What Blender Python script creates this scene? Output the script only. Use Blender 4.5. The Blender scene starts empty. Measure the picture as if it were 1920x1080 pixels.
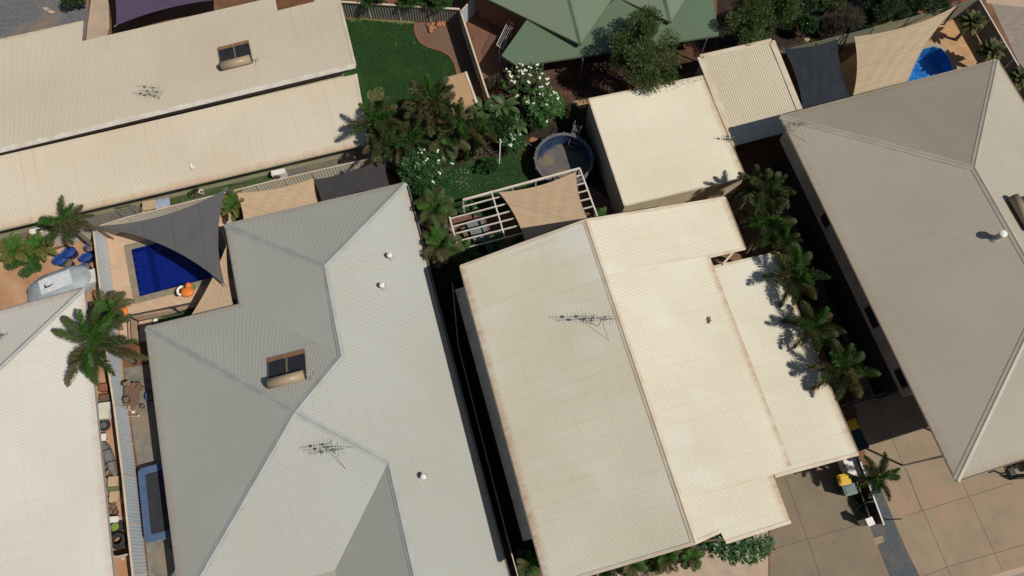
import bpy, bmesh, math, random
from mathutils import Vector, Matrix
from mathutils.geometry import intersect_line_plane
R = math.radians
SC = bpy.context.scene
COL = SC.collection
rnd = random.Random(7)

# ------------------------------------------------------------------ camera, sky, sun, exposure
CAM_H, CAM_F, TILT, ROLL = 44.0, 1400.0, R(20), R(1)
CM = Matrix.Translation((0, 0, CAM_H)) @ Matrix.Rotation(TILT, 4, 'X') @ Matrix.Rotation(ROLL, 4, 'Z')
cam_d = bpy.data.cameras.new('camera')
cam = bpy.data.objects.new('camera', cam_d)
COL.objects.link(cam)
cam.matrix_world = CM
cam_d.sensor_width = 36.0
cam_d.lens = 36.0 * CAM_F / 1920.0
cam_d.clip_start, cam_d.clip_end = 0.5, 2000
SC.camera = cam

SUN_DIR = Vector((0.70, -0.33, 1.0)).normalized()
world = bpy.data.worlds.new('World')
SC.world = world
world.use_nodes = True
nt = world.node_tree
bg = nt.nodes['Background']
sky = nt.nodes.new('ShaderNodeTexSky')
sky.sky_type = 'NISHITA'
sky.sun_disc = False
sky.sun_elevation = math.asin(SUN_DIR.z)
sky.sun_rotation = math.atan2(SUN_DIR.x, SUN_DIR.y)
nt.links.new(sky.outputs[0], bg.inputs[0])
bg.inputs[1].default_value = 0.066
sun_d = bpy.data.lights.new('sun', 'SUN')
sun_d.energy = 4.9
sun_d.angle = R(0.5)
sun_d.color = (1.0, 0.953, 0.88)
sun = bpy.data.objects.new('sun', sun_d)
COL.objects.link(sun)
sun.rotation_euler = SUN_DIR.to_track_quat('Z', 'Y').to_euler()
sun.location = (0, 0, 80)
SC.view_settings.view_transform = 'Standard'
SC.view_settings.look = 'None'
SC.view_settings.gamma = 1
SC.view_settings.exposure = -0.25

# ------------------------------------------------------------------ geometry helpers
def ray(px, py):
    return (CM.to_3x3() @ Vector((px - 960.0, 540.0 - py, -CAM_F)))
ORG = Vector((0, 0, CAM_H))
def U(px, py, z=0.0):
    d = ray(px, py)
    return ORG + d * ((z - CAM_H) / d.z)
def hit(px, py, pl):
    d = ray(px, py)
    return ORG + d * ((pl[0] - ORG).dot(pl[1]) / d.dot(pl[1]))
def plane(a, b, pitch, inside):
    t = (b - a).normalized()
    n = t.cross(Vector((0, 0, 1)))
    if n.dot(inside - a) < 0:
        n = -n
    up = n.normalized() * math.cos(R(pitch)) + Vector((0, 0, math.sin(R(pitch))))
    N = t.cross(up).normalized()
    return (a.copy(), N if N.z > 0 else -N)
def plane3(a, b, c):
    N = (b - a).cross(c - a).normalized()
    return (a.copy(), N if N.z > 0 else -N)
def zon(pl, p):
    N = pl[1]
    return pl[0].z - (N.x * (p.x - pl[0].x) + N.y * (p.y - pl[0].y)) / N.z

def obj(name, bm, mats, parent=None, smooth=False):
    """one mesh object out of a world-space bmesh"""
    me = bpy.data.meshes.new(name)
    off = parent.location if parent is not None else None
    if parent is not None and parent.parent is not None:
        off = parent.parent.location + parent.location
    if off is not None:
        bmesh.ops.translate(bm, verts=bm.verts, vec=-Vector(off))
    bm.normal_update()
    bm.to_mesh(me)
    bm.free()
    for m in (mats if isinstance(mats, (list, tuple)) else [mats]):
        me.materials.append(m)
    if smooth:
        me.polygons.foreach_set('use_smooth', [True] * len(me.polygons))
    o = bpy.data.objects.new(name, me)
    COL.objects.link(o)
    if parent is not None:
        o.parent = parent
    return o
def tag(o, label, cat, group=None):
    o['label'] = label
    o['category'] = cat
    if group:
        o['group'] = group
    return o
def thing(name, label, cat, loc=(0, 0, 0), group=None):
    o = bpy.data.objects.new(name, None)
    COL.objects.link(o)
    o.location = loc
    o.empty_display_size = 0.2
    return tag(o, label, cat, group)
def struct(name, bm, m, kind='structure'):
    o = obj(name, bm, m)
    o['kind'] = kind
    return o
def copy_thing(src, loc, rz=0.0, sc=1.0, label=None, group=None):
    r = src.copy()
    COL.objects.link(r)
    r.location = loc
    r.rotation_euler = (0, 0, rz)
    r.scale = (sc, sc, sc)
    if label:
        r['label'] = label
    if group:
        r['group'] = group
    for ch in src.children:
        c = ch.copy()
        COL.objects.link(c)
        c.parent = r
        for g in ch.children:
            d = g.copy()
            COL.objects.link(d)
            d.parent = c
    return r
NB = bmesh.new

def box(bm, c, s, rz=0.0, M=None, bev=0.0):
    c = Vector(c)
    mt = (M if M is not None else Matrix.Translation(c) @ Matrix.Rotation(rz, 4, 'Z'))
    r = bmesh.ops.create_cube(bm, size=1.0, matrix=mt @ Matrix.Diagonal((s[0], s[1], s[2], 1)))
    if bev > 0:
        ed = list({e for v in r['verts'] for e in v.link_edges})
        bmesh.ops.bevel(bm, geom=ed, offset=bev, segments=2, affect='EDGES', profile=0.6)
def frame(p, q, up=Vector((0, 0, 1))):
    x = (q - p).normalized()
    y = up.cross(x)
    if y.length < 1e-4:
        y = Vector((0, 1, 0)).cross(x)
    y.normalize()
    z = x.cross(y)
    return x, y, z
def beam(bm, p, q, w, h, up=Vector((0, 0, 1)), oy=0.0, oz=0.0):
    p, q = Vector(p), Vector(q)
    x, y, z = frame(p, q, up)
    vs = []
    for e in (p, q):
        for a, b in ((-1, -1), (1, -1), (1, 1), (-1, 1)):
            vs.append(bm.verts.new(e + y * (a * w / 2 + oy) + z * (b * h / 2 + oz)))
    for f in ((3, 2, 1, 0), (4, 5, 6, 7), (0, 1, 5, 4), (1, 2, 6, 5), (2, 3, 7, 6), (3, 0, 4, 7)):
        bm.faces.new([vs[i] for i in f])
def tube(bm, pts, rad, n=8, caps=True, mi=0):
    pts = [Vector(p) for p in pts]
    if not isinstance(rad, (list, tuple)):
        rad = [rad] * len(pts)
    rings = []
    for i, p in enumerate(pts):
        a = pts[max(i - 1, 0)]
        b = pts[min(i + 1, len(pts) - 1)]
        x, y, z = frame(a, b)
        rings.append([bm.verts.new(p + (y * math.cos(k * 2 * math.pi / n) + z * math.sin(k * 2 * math.pi / n)) * rad[i]) for k in range(n)])
    for r0, r1 in zip(rings, rings[1:]):
        for k in range(n):
            f = bm.faces.new((r0[k], r0[(k + 1) % n], r1[(k + 1) % n], r1[k]))
            f.material_index = mi
    if caps:
        bm.faces.new(rings[0][::-1]).material_index = mi
        bm.faces.new(rings[-1]).material_index = mi
def lathe(bm, c, prof, n=24, sx=1.0, sy=1.0, rz=0.0, close=True):
    c = Vector(c)
    rings = []
    for r, z in prof:
        ring = []
        for k in range(n):
            a = 2 * math.pi * k / n
            x, y = r * math.cos(a) * sx, r * math.sin(a) * sy
            ring.append(bm.verts.new(c + Vector((x * math.cos(rz) - y * math.sin(rz), x * math.sin(rz) + y * math.cos(rz), z))))
        rings.append(ring)
    for r0, r1 in zip(rings, rings[1:]):
        for k in range(n):
            bm.faces.new((r0[k], r0[(k + 1) % n], r1[(k + 1) % n], r1[k]))
    if close:
        bm.faces.new(rings[0][::-1])
        bm.faces.new(rings[-1])
def poly(bm, pts):
    f = bm.faces.new([bm.verts.new(Vector(p)) for p in pts])
    f.normal_update()
    return f
def flat(bm, pts):
    f = poly(bm, pts)
    if f.normal.z < 0:
        f.normal_flip()
    return f
def prism(bm, pts, z0, z1):
    """vertical prism over plan points; z1 a number or a function of the point"""
    n = len(pts)
    b = [bm.verts.new((p[0], p[1], z0)) for p in pts]
    t = [bm.verts.new((p[0], p[1], z1(p) if callable(z1) else z1)) for p in pts]
    for i in range(n):
        j = (i + 1) % n
        bm.faces.new((b[i], b[j], t[j], t[i]))
    bm.faces.new(t)
    bm.faces.new(b[::-1])
    bmesh.ops.recalc_face_normals(bm, faces=bm.faces)
def inset(pts, d):
    n = len(pts)
    area = sum(pts[i].x * pts[(i + 1) % n].y - pts[(i + 1) % n].x * pts[i].y for i in range(n))
    sgn = 1 if area > 0 else -1
    out = []
    for i in range(n):
        a, b, c = pts[i - 1], pts[i], pts[(i + 1) % n]
        e1 = (b - a).to_2d().normalized()
        e2 = (c - b).to_2d().normalized()
        n1 = Vector((-e1.y, e1.x)) * sgn
        n2 = Vector((-e2.y, e2.x)) * sgn
        m = (n1 + n2)
        m = m / max(m.dot(n1), 0.2)
        out.append(Vector((b.x + m.x * d, b.y + m.y * d, b.z)))
    return out

CORR = [(i / 6.0, math.cos(2 * math.pi * i / 6.0)) for i in range(6)]
PAN = [(0.0, -1.0), (0.70, -1.0), (0.78, 1.0), (0.92, 1.0)]
def sheet(bm, pts, pitch=0.0762, amp=0.0105, prof=CORR, down=None):
    """a roof face as real ribbed sheet; UV = metres along the eave, metres up the slope"""
    pts = [Vector(p) for p in pts]
    n = Vector((0, 0, 0))
    for i in range(len(pts)):
        n += pts[i].cross(pts[(i + 1) % len(pts)])
    n.normalize()
    if n.z < 0:
        n = -n
    d = Vector((0, 0, -1)) if down is None else Vector(down)
    d = (d - n * d.dot(n)).normalized()
    t = n.cross(d).normalized()
    o = sum(pts, Vector()) / len(pts)
    T = [(p - o).dot(t) for p in pts]
    S = [-(p - o).dot(d) for p in pts]
    smin = min(S)
    uvl = bm.loops.layers.uv.verify()
    def hf(x):
        u = (x / pitch) % 1.0
        pr = prof + [(1.0, prof[0][1])]
        for (a, ha), (b, hb) in zip(pr, pr[1:]):
            if a <= u <= b:
                return ha + (hb - ha) * (u - a) / (b - a)
        return 0
    tmin, tmax = min(T), max(T)
    br = list(T)
    k = int(math.floor(tmin / pitch)) - 1
    while k * pitch < tmax:
        for fr, h in prof:
            x = (k + fr) * pitch
            if tmin < x < tmax:
                br.append(x)
        k += 1
    br.sort()
    bb = [br[0]]
    for x in br[1:]:
        if x - bb[-1] > 2e-4:
            bb.append(x)
    cache = {}
    def vert(x, s):
        key = (round(x, 4), round(s, 3))
        if key not in cache:
            cache[key] = bm.verts.new(o + t * x - d * s + n * (hf(x) * amp))
        return cache[key]
    m = len(pts)
    for t0, t1 in zip(bb, bb[1:]):
        mid = (t0 + t1) / 2
        cr = []
        for i in range(m):
            j = (i + 1) % m
            if (T[i] - mid) * (T[j] - mid) < 0:
                def sat(x):
                    return S[i] + (S[j] - S[i]) * (x - T[i]) / (T[j] - T[i])
                cr.append((sat(mid), sat(t0), sat(t1)))
        cr.sort()
        for lo, hi in zip(cr[::2], cr[1::2]):
            cs = [(t0, lo[1]), (t1, lo[2]), (t1, hi[2]), (t0, hi[1])]
            vs = []
            uv = []
            for x, s in cs:
                v = vert(x, s)
                if v not in vs:
                    vs.append(v)
                    uv.append((x + 50, s - smin))
            if len(vs) < 3:
                continue
            try:
                f = bm.faces.new(vs)
            except ValueError:
                continue
            f.normal_update()
            for l in f.loops:
                l[uvl].uv = uv[vs.index(l.vert)]
            if f.normal.dot(n) < 0:
                f.normal_flip()
def cap(bm, p, q, n1, n2, w=0.2, lift=0.03):
    """folded ridge or hip capping over two planes"""
    p, q = Vector(p), Vector(q)
    r = (q - p).normalized()
    d = []
    for nn, other in ((n1, n2), (n2, n1)):
        s = r.cross(nn).normalized()
        if s.dot(Vector((0, 0, -1))) < 0 and abs(s.z) > 1e-3:
            s = -s
        d.append(s)
    up = Vector((0, 0, 1))
    L = lift
    prof = [p + d[0] * w + n1 * 0.012, p + d[0] * w + n1 * L * 0.7, p + d[0] * 0.05 + n1 * L, p + up * (L + 0.035),
            p + d[1] * 0.05 + n2 * L, p + d[1] * w + n2 * L * 0.7, p + d[1] * w + n2 * 0.012]
    A = [bm.verts.new(v) for v in prof]
    B = [bm.verts.new(v + (q - p)) for v in prof]
    for i in range(len(A) - 1):
        bm.faces.new((A[i], A[i + 1], B[i + 1], B[i]))
def gutter(bm, p, q, inside, w=0.055, h=0.10, drop=-0.02):
    """open-topped eave gutter just under the sheet edge"""
    p, q = Vector(p), Vector(q)
    x = (q - p).normalized()
    o = Vector((0, 0, 1)).cross(x)
    o.z = 0
    o.normalize()
    if o.dot(inside - p) > 0:
        o = -o
    for e0, a, b, c, d_ in ((0, 0, 0, 0, 0),):
        pass
    b0 = Vector((0, 0, -drop - h / 2))
    beam(bm, p + o * 0.0 + b0, q + o * 0.0 + b0, 0.012, h)
    beam(bm, p + o * (w * 0.5) + b0 - Vector((0, 0, h / 2)), q + o * (w * 0.5) + b0 - Vector((0, 0, h / 2)), w, 0.012)
    beam(bm, p + o * w * 0.95 + b0, q + o * w * 0.95 + b0, 0.012, h)

# ------------------------------------------------------------------ materials
def nodes(name):
    m = bpy.data.materials.new(name)
    m.use_nodes = True
    n = m.node_tree
    b = n.nodes['Principled BSDF']
    return m, n, b
def nd(n, t, **kw):
    x = n.nodes.new(t)
    for k, v in kw.items():
        setattr(x, k, v)
    return x
def mixc(n, fac, a, b, mode='MIX'):
    x = nd(n, 'ShaderNodeMix', data_type='RGBA', blend_type=mode)
    for i, v in ((0, fac), (6, a), (7, b)):
        if hasattr(v, 'is_linked') or hasattr(v, 'links'):
            n.links.new(v, x.inputs[i])
        else:
            x.inputs[i].default_value = v if i == 0 else (*v[:3], 1)
    return x.outputs[2]
def math_(n, op, a, b=None, c=None, clamp=False):
    x = nd(n, 'ShaderNodeMath', operation=op, use_clamp=clamp)
    for i, v in enumerate((a, b, c)):
        if v is None:
            continue
        if hasattr(v, 'links'):
            n.links.new(v, x.inputs[i])
        else:
            x.inputs[i].default_value = v
    return x.outputs[0]
def noise(n, vec, scale, detail=4, rough=0.55):
    x = nd(n, 'ShaderNodeTexNoise')
    x.inputs['Scale'].default_value = scale
    x.inputs['Detail'].default_value = detail
    x.inputs['Roughness'].default_value = rough
    if vec is not None:
        n.links.new(vec, x.inputs['Vector'])
    return x.outputs['Fac']
def ramp(n, fac, lo, hi):
    x = nd(n, 'ShaderNodeMapRange')
    x.inputs[1].default_value = lo
    x.inputs[2].default_value = hi
    n.links.new(fac, x.inputs[0])
    return x.outputs[0]
def coords(n, scale=None, kind='Object'):
    tc = nd(n, 'ShaderNodeTexCoord')
    v = tc.outputs[kind]
    if scale:
        mp = nd(n, 'ShaderNodeMapping')
        mp.inputs['Scale'].default_value = scale
        n.links.new(v, mp.inputs[0])
        v = mp.outputs[0]
    return v
def M(name, c, c2=None, scale=2.0, rough=0.75, bump=0.0, bscale=20.0, metal=0.0, detail=5, lo=0.35, hi=0.68, c3=None, s3=0.4, spec=0.3, sc=None, spots=0):
    """base colour broken up by noise, optional third colour in big patches, optional bump"""
    m, n, b = nodes(name)
    v = coords(n, sc)
    c2 = c2 or tuple(x * 0.72 for x in c)
    col = mixc(n, ramp(n, noise(n, v, scale, detail), lo, hi), c, c2)
    if c3:
        col = mixc(n, ramp(n, noise(n, v, s3, 3), 0.48, 0.66), col, c3)
    if spots:
        col = mixc(n, math_(n, 'MULTIPLY', ramp(n, noise(n, v, 1.3, 6, .7), .60, .72), spots), col, tuple(x * .45 for x in c))
        col = mixc(n, math_(n, 'MULTIPLY', ramp(n, noise(n, v, 14, 3), .58, .75), spots * .5), col, tuple(x * .6 for x in c))
    n.links.new(col, b.inputs['Base Color'])
    b.inputs['Roughness'].default_value = rough
    b.inputs['Metallic'].default_value = metal
    b.inputs['Specular IOR Level'].default_value = spec
    if bump:
        bp = nd(n, 'ShaderNodeBump')
        bp.inputs['Strength'].default_value = 1.0
        bp.inputs['Distance'].default_value = bump
        n.links.new(noise(n, v, bscale, 4, 0.65), bp.inputs['Height'])
        n.links.new(bp.outputs[0], b.inputs['Normal'])
    return m
def roofmat(name, base, dust, amt=0.5, eave=0.6, rust=(0.34, 0.17, 0.07), rough=0.5, sky_glare=None, eave_len=0.45):
    """painted ribbed steel: dust streaks down the slope, stained laps, fixing rows, rusty eave ends"""
    m, n, b = nodes(name)
    tc = nd(n, 'ShaderNodeTexCoord')
    sp = nd(n, 'ShaderNodeSeparateXYZ')
    n.links.new(tc.outputs['UV'], sp.inputs[0])
    u, v = sp.outputs[0], sp.outputs[1]
    def uvn(su, sv, scale=1.0, detail=4):
        mp = nd(n, 'ShaderNodeMapping')
        mp.inputs['Scale'].default_value = (su, sv, 1)
        n.links.new(tc.outputs['UV'], mp.inputs[0])
        return noise(n, mp.outputs[0], scale, detail, 0.6)
    blot = ramp(n, uvn(0.35, 0.22), 0.35, 0.7)
    streak = ramp(n, uvn(5.0, 0.12), 0.42, 0.75)
    fac = math_(n, 'MULTIPLY', math_(n, 'ADD', math_(n, 'MULTIPLY', blot, 0.55), math_(n, 'MULTIPLY', streak, 0.6)), amt, clamp=True)
    col = mixc(n, fac, base, dust)
    # sheet laps every 0.762 m
    fr = math_(n, 'FRACT', math_(n, 'DIVIDE', u, 0.762))
    lap = math_(n, 'LESS_THAN', fr, 0.075)
    lapf = math_(n, 'MULTIPLY', lap, math_(n, 'MULTIPLY', ramp(n, uvn(1.3, 0.35), 0.42, 0.66), min(0.14 + amt * 0.6, 0.7)))
    col = mixc(n, lapf, col, tuple(d * 0.82 + r_ * 0.12 for d, r_ in zip(dust, rust)))
    # fixing rows every 0.9 m
    row = math_(n, 'LESS_THAN', math_(n, 'FRACT', math_(n, 'DIVIDE', v, 0.9)), 0.035)
    dot = math_(n, 'LESS_THAN', math_(n, 'FRACT', math_(n, 'DIVIDE', u, 0.1524)), 0.26)
    col = mixc(n, math_(n, 'MULTIPLY', math_(n, 'MULTIPLY', row, dot), math_(n, 'MULTIPLY', ramp(n, uvn(.6, .6), .35, .6), 0.5)), col, tuple(x * 0.35 for x in dust))
    # broad uneven fading and a few rusty runs
    col = mixc(n, math_(n, 'MULTIPLY', ramp(n, uvn(.11, .13, 1, 3), .40, .68), .26), col, tuple(x * .74 for x in dust))
    col = mixc(n, math_(n, 'MULTIPLY', ramp(n, uvn(2.2, .05, 1, 3), .62, .76), min(.18 + amt * .5, .4)), col, tuple(.6 * d + .4 * r_ for d, r_ in zip(dust, rust)))
    # fine speckle
    col = mixc(n, math_(n, 'MULTIPLY', ramp(n, uvn(9, 9, 1, 2), 0.66, 0.78), 0.30), col, tuple(x * 0.6 for x in dust))
    # stained eave ends
    ev = math_(n, 'SUBTRACT', 1.0, math_(n, 'DIVIDE', v, eave_len), clamp=True)
    evn = math_(n, 'MULTIPLY', math_(n, 'MULTIPLY', ev, ramp(n, uvn(2.4, 0.5), 0.25, 0.65)), eave, clamp=True)
    col = mixc(n, evn, col, rust)
    if sky_glare:
        col = mixc(n, math_(n, 'MULTIPLY', ramp(n, uvn(0.30, 0.22, 1, 2), 0.5, 0.75), 0.5), col, sky_glare)  # whitish patches of sky glare painted into the sheet colour
    n.links.new(col, b.inputs['Base Color'])
    b.inputs['Roughness'].default_value = rough
    b.inputs['Specular IOR Level'].default_value = 0.35
    return m
def leafmat(name, c, c2, rough=0.55, trans=0.0):
    """per-leaf colour spread, thin-leaf translucency"""
    m, n, b = nodes(name)
    g = nd(n, 'ShaderNodeNewGeometry')
    oi = nd(n, 'ShaderNodeObjectInfo')
    f = math_(n, 'ADD', math_(n, 'MULTIPLY', g.outputs['Random Per Island'], 0.75), math_(n, 'MULTIPLY', oi.outputs['Random'], 0.25))
    col = mixc(n, f, c, c2)
    n.links.new(col, b.inputs['Base Color'])
    b.inputs['Roughness'].default_value = rough
    b.inputs['Specular IOR Level'].default_value = 0.35
    if trans:
        t = nd(n, 'ShaderNodeBsdfTranslucent')
        n.links.new(mixc(n, 0.4, col, (0.12, 0.22, 0.02)), t.inputs[0])
        mx = nd(n, 'ShaderNodeMixShader')
        mx.inputs[0].default_value = trans
        n.links.new(b.outputs[0], mx.inputs[1])
        n.links.new(t.outputs[0], mx.inputs[2])
        n.links.new(mx.outputs[0], n.nodes['Material Output'].inputs[0])
    return m
def watermat(name, tint, bscale=4.0, bd=0.02):
    """clear tinted water that lets the sun through to the pool shell, glossy on top"""
    m, n, b = nodes(name)
    tr = nd(n, 'ShaderNodeBsdfTransparent')
    tr.inputs[0].default_value = (*tint, 1)
    gl = nd(n, 'ShaderNodeBsdfGlossy')
    gl.inputs['Roughness'].default_value = 0.06
    bp = nd(n, 'ShaderNodeBump')
    bp.inputs['Distance'].default_value = bd
    n.links.new(noise(n, coords(n), bscale, 3), bp.inputs['Height'])
    fz = nd(n, 'ShaderNodeFresnel')
    fz.inputs[0].default_value = 1.33
    n.links.new(bp.outputs[0], gl.inputs['Normal'])
    n.links.new(bp.outputs[0], fz.inputs['Normal'])
    mx = nd(n, 'ShaderNodeMixShader')
    n.links.new(fz.outputs[0], mx.inputs[0])
    n.links.new(tr.outputs[0], mx.inputs[1])
    n.links.new(gl.outputs[0], mx.inputs[2])
    n.links.new(mx.outputs[0], n.nodes['Material Output'].inputs[0])
    return m
def tilemat(name, c, c2, joint, size=(0.4, 0.2), ang=0.0, mortar=0.012, rough=0.7, var=None):
    m, n, b = nodes(name)
    tc = nd(n, 'ShaderNodeTexCoord')
    mp = nd(n, 'ShaderNodeMapping')
    mp.inputs['Rotation'].default_value = (0, 0, ang)
    n.links.new(tc.outputs['Object'], mp.inputs[0])
    br = nd(n, 'ShaderNodeTexBrick')
    br.inputs['Scale'].default_value = 1.0
    br.inputs['Brick Width'].default_value = size[0]
    br.inputs['Row Height'].default_value = size[1]
    br.inputs['Mortar Size'].default_value = mortar
    br.inputs['Color1'].default_value = (*c, 1)
    br.inputs['Color2'].default_value = (*c2, 1)
    br.inputs['Mortar'].default_value = (*joint, 1)
    n.links.new(mp.outputs[0], br.inputs[0])
    col = br.outputs[0]
    col = mixc(n, ramp(n, noise(n, mp.outputs[0], 1.1, 5), 0.4, 0.7), col, var or tuple(x * 0.7 for x in c))
    n.links.new(col, b.inputs['Base Color'])
    b.inputs['Roughness'].default_value = rough
    return m

def sailmat(name, c, ang=0.0, trans=0.12):
    """knitted shade cloth: panel seams, faint knit bands, dust blotches, a little light through"""
    m, n, b = nodes(name)
    tc = nd(n, 'ShaderNodeTexCoord')
    mp = nd(n, 'ShaderNodeMapping')
    mp.inputs['Rotation'].default_value = (0, 0, ang)
    n.links.new(tc.outputs['Object'], mp.inputs[0])
    sp = nd(n, 'ShaderNodeSeparateXYZ')
    n.links.new(mp.outputs[0], sp.inputs[0])
    y = sp.outputs[1]
    seam = math_(n, 'LESS_THAN', math_(n, 'FRACT', math_(n, 'DIVIDE', math_(n, 'ADD', y, 100.35), 1.75)), 0.028)
    st = nd(n, 'ShaderNodeMapping')
    st.inputs['Scale'].default_value = (.25, 9, 1)
    n.links.new(mp.outputs[0], st.inputs[0])
    col = mixc(n, ramp(n, noise(n, st.outputs[0], 1.0, 3), .3, .7), c, tuple(x * .86 for x in c))
    col = mixc(n, math_(n, 'MULTIPLY', ramp(n, noise(n, mp.outputs[0], .9, 5), .45, .75), .5), col, tuple(x * .78 + .02 for x in c))
    col = mixc(n, math_(n, 'MULTIPLY', seam, .6), col, tuple(x * .62 for x in c))
    n.links.new(col, b.inputs['Base Color'])
    b.inputs['Roughness'].default_value = .85
    b.inputs['Specular IOR Level'].default_value = .2
    t = nd(n, 'ShaderNodeBsdfTranslucent')
    n.links.new(col, t.inputs[0])
    mx = nd(n, 'ShaderNodeMixShader')
    mx.inputs[0].default_value = trans
    n.links.new(b.outputs[0], mx.inputs[1])
    n.links.new(t.outputs[0], mx.inputs[2])
    n.links.new(mx.outputs[0], n.nodes['Material Output'].inputs[0])
    return m
CREAM = (0.60, 0.52, 0.41)
DUST = (0.46, 0.30, 0.18)
m_roofA = roofmat('cream_roof_dusty', (0.535, 0.472, 0.368), (0.475, 0.385, 0.265), 0.40, 0.8, rust=(0.40, 0.22, 0.11))
m_roofB = roofmat('grey_roof', (0.360, 0.368, 0.328), (0.36, 0.33, 0.26), 0.30, 0.5)
m_roofC = roofmat('cream_roof_bright', (0.60, 0.555, 0.435), (0.52, 0.445, 0.30), 0.32, 0.9, sky_glare=(0.63, 0.635, 0.60))
m_roofD = roofmat('cream_shed_roof', (0.605, 0.56, 0.432), (0.52, 0.44, 0.285), 0.30, 0.9)
m_roofE = roofmat('cream_pan_roof', (0.56, 0.50, 0.37), (0.49, 0.405, 0.27), 0.28, 0.3)
m_roofR = roofmat('taupe_roof', (0.375, 0.342, 0.278), (0.345, 0.285, 0.205), 0.32, 0.5)
m_roofL = roofmat('pale_roof', (0.53, 0.505, 0.45), (0.48, 0.42, 0.33), 0.28, 0.5)
m_roofG = roofmat('green_roof', (0.108, 0.164, 0.102), (0.13, 0.145, 0.085), 0.4, 0.3, rust=(0.16, 0.10, 0.05))
m_roofS = roofmat('brown_shed_roof', (0.42, 0.28, 0.16), (0.40, 0.24, 0.12), 0.5, 0.3)
m_capA = M('cream_flashing', (0.56, 0.49, 0.38), (0.48, 0.38, 0.26), 1.2, 0.5)
m_capB = M('grey_flashing', (0.34, 0.36, 0.34), (0.30, 0.29, 0.26), 1.2, 0.5)
m_capR = M('taupe_flashing', (0.39, 0.35, 0.28), (0.35, 0.30, 0.23), 1.2, 0.5)
m_capG = M('green_flashing', (0.11, 0.16, 0.10), (0.10, 0.13, 0.08), 1.2, 0.5)
m_wallA = M('olive_wall', (0.36, 0.35, 0.23), (0.31, 0.29, 0.18), 0.8, 0.8)
m_wallC = M('cream_wall', (0.50, 0.44, 0.30), (0.42, 0.33, 0.20), 0.8, 0.75)
m_wallR = M('grey_wall', (0.30, 0.29, 0.27), (0.24, 0.22, 0.19), 0.8, 0.8)
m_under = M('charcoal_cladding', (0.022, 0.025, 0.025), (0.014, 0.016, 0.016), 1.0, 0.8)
m_wallB = M('render_wall', (0.34, 0.31, 0.26), (0.28, 0.25, 0.2), 0.8, 0.8)
m_wallG = M('brick_wall', (0.20, 0.09, 0.05), (0.14, 0.06, 0.035), 6, 0.9)
m_clere = M('dark_clerestory', (0.10, 0.075, 0.055), (0.07, 0.055, 0.045), 2, 0.6)
m_glass = M('dark_glass', (0.012, 0.014, 0.016), (0.02, 0.022, 0.024), 1, 0.08, spec=0.6)
m_white = M('white_paint', (0.72, 0.70, 0.65), (0.62, 0.58, 0.52), 2, 0.45)
m_offw = M('offwhite_paint', (0.60, 0.56, 0.49), (0.50, 0.43, 0.35), 2, 0.5)
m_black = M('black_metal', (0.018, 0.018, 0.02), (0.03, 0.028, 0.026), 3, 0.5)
m_rubber = M('black_rubber', (0.02, 0.02, 0.02), (0.035, 0.032, 0.03), 6, 0.85)
m_galv = M('galvanised_steel', (0.42, 0.42, 0.41), (0.32, 0.31, 0.29), 3, 0.4, metal=0.6)
m_alu = M('dull_aluminium', (0.16, 0.16, 0.165), (0.11, 0.10, 0.10), 3, 0.5, metal=0.3)
m_dirt = M('red_dirt', (0.17, 0.075, 0.035), (0.10, 0.045, 0.024), 0.9, 0.95, 0.02, 9, c3=(0.20, 0.11, 0.06), s3=0.25)
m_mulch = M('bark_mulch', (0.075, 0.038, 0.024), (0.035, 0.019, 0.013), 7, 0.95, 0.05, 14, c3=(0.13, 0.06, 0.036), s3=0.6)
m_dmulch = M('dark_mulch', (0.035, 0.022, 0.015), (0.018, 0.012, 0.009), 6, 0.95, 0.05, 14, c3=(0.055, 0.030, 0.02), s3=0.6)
m_bedgr = M('pink_gravel', (0.21, 0.125, 0.085), (0.10, 0.06, 0.042), 12, 0.95, 0.04, 25, c3=(0.15, 0.085, 0.055), s3=0.7)
m_grav = M('grey_gravel', (0.155, 0.145, 0.125), (0.085, 0.078, 0.068), 10, 0.95, 0.03, 24, c3=(0.17, 0.13, 0.09), s3=0.5)
m_bgrav = M('blue_metal_gravel', (0.10, 0.115, 0.13), (0.055, 0.06, 0.066), 11, 0.95, 0.04, 24, c3=(0.13, 0.11, 0.085), s3=0.8)
m_yard = M('dusty_gravel_yard', (0.14, 0.145, 0.15), (0.095, 0.092, 0.09), 5, 0.95, 0.03, 20, c3=(0.22, 0.16, 0.105), s3=0.35)
m_grass = M('lawn_grass', (0.018, 0.062, 0.014), (0.011, 0.040, 0.010), 9.0, 0.95, 0.06, 22, c3=(0.028, 0.074, 0.016), s3=0.55, lo=0.3, hi=0.7, detail=8)
m_drygrass = M('dry_grass', (0.20, 0.17, 0.07), (0.11, 0.11, 0.04), 6, 0.95, 0.03, 20)
m_turf = M('side_turf', (0.05, 0.085, 0.025), (0.03, 0.055, 0.018), 4, 0.95, 0.02, 20, c3=(0.07, 0.08, 0.035), s3=0.7)
m_conc = M('tan_concrete', (0.285, 0.212, 0.134), (0.215, 0.166, 0.109), 0.9, 0.8, 0.004, 30, c3=(0.30, 0.20, 0.128), s3=0.42, spots=.45, detail=8, lo=0.3, hi=0.72)
m_conc2 = M('brown_concrete', (0.205, 0.162, 0.106), (0.155, 0.126, 0.086), 0.9, 0.8, 0.004, 30, c3=(0.205, 0.148, 0.096), s3=0.4, spots=.5, detail=8, lo=0.3, hi=0.72)
m_joint = M('dark_joint', (0.075, 0.055, 0.04), (0.05, 0.04, 0.03), 3, 0.9)
m_path = M('pale_path', (0.40, 0.31, 0.23), (0.32, 0.25, 0.18), 1.5, 0.85, 0.004, 30, c3=(0.42, 0.29, 0.2))
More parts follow.
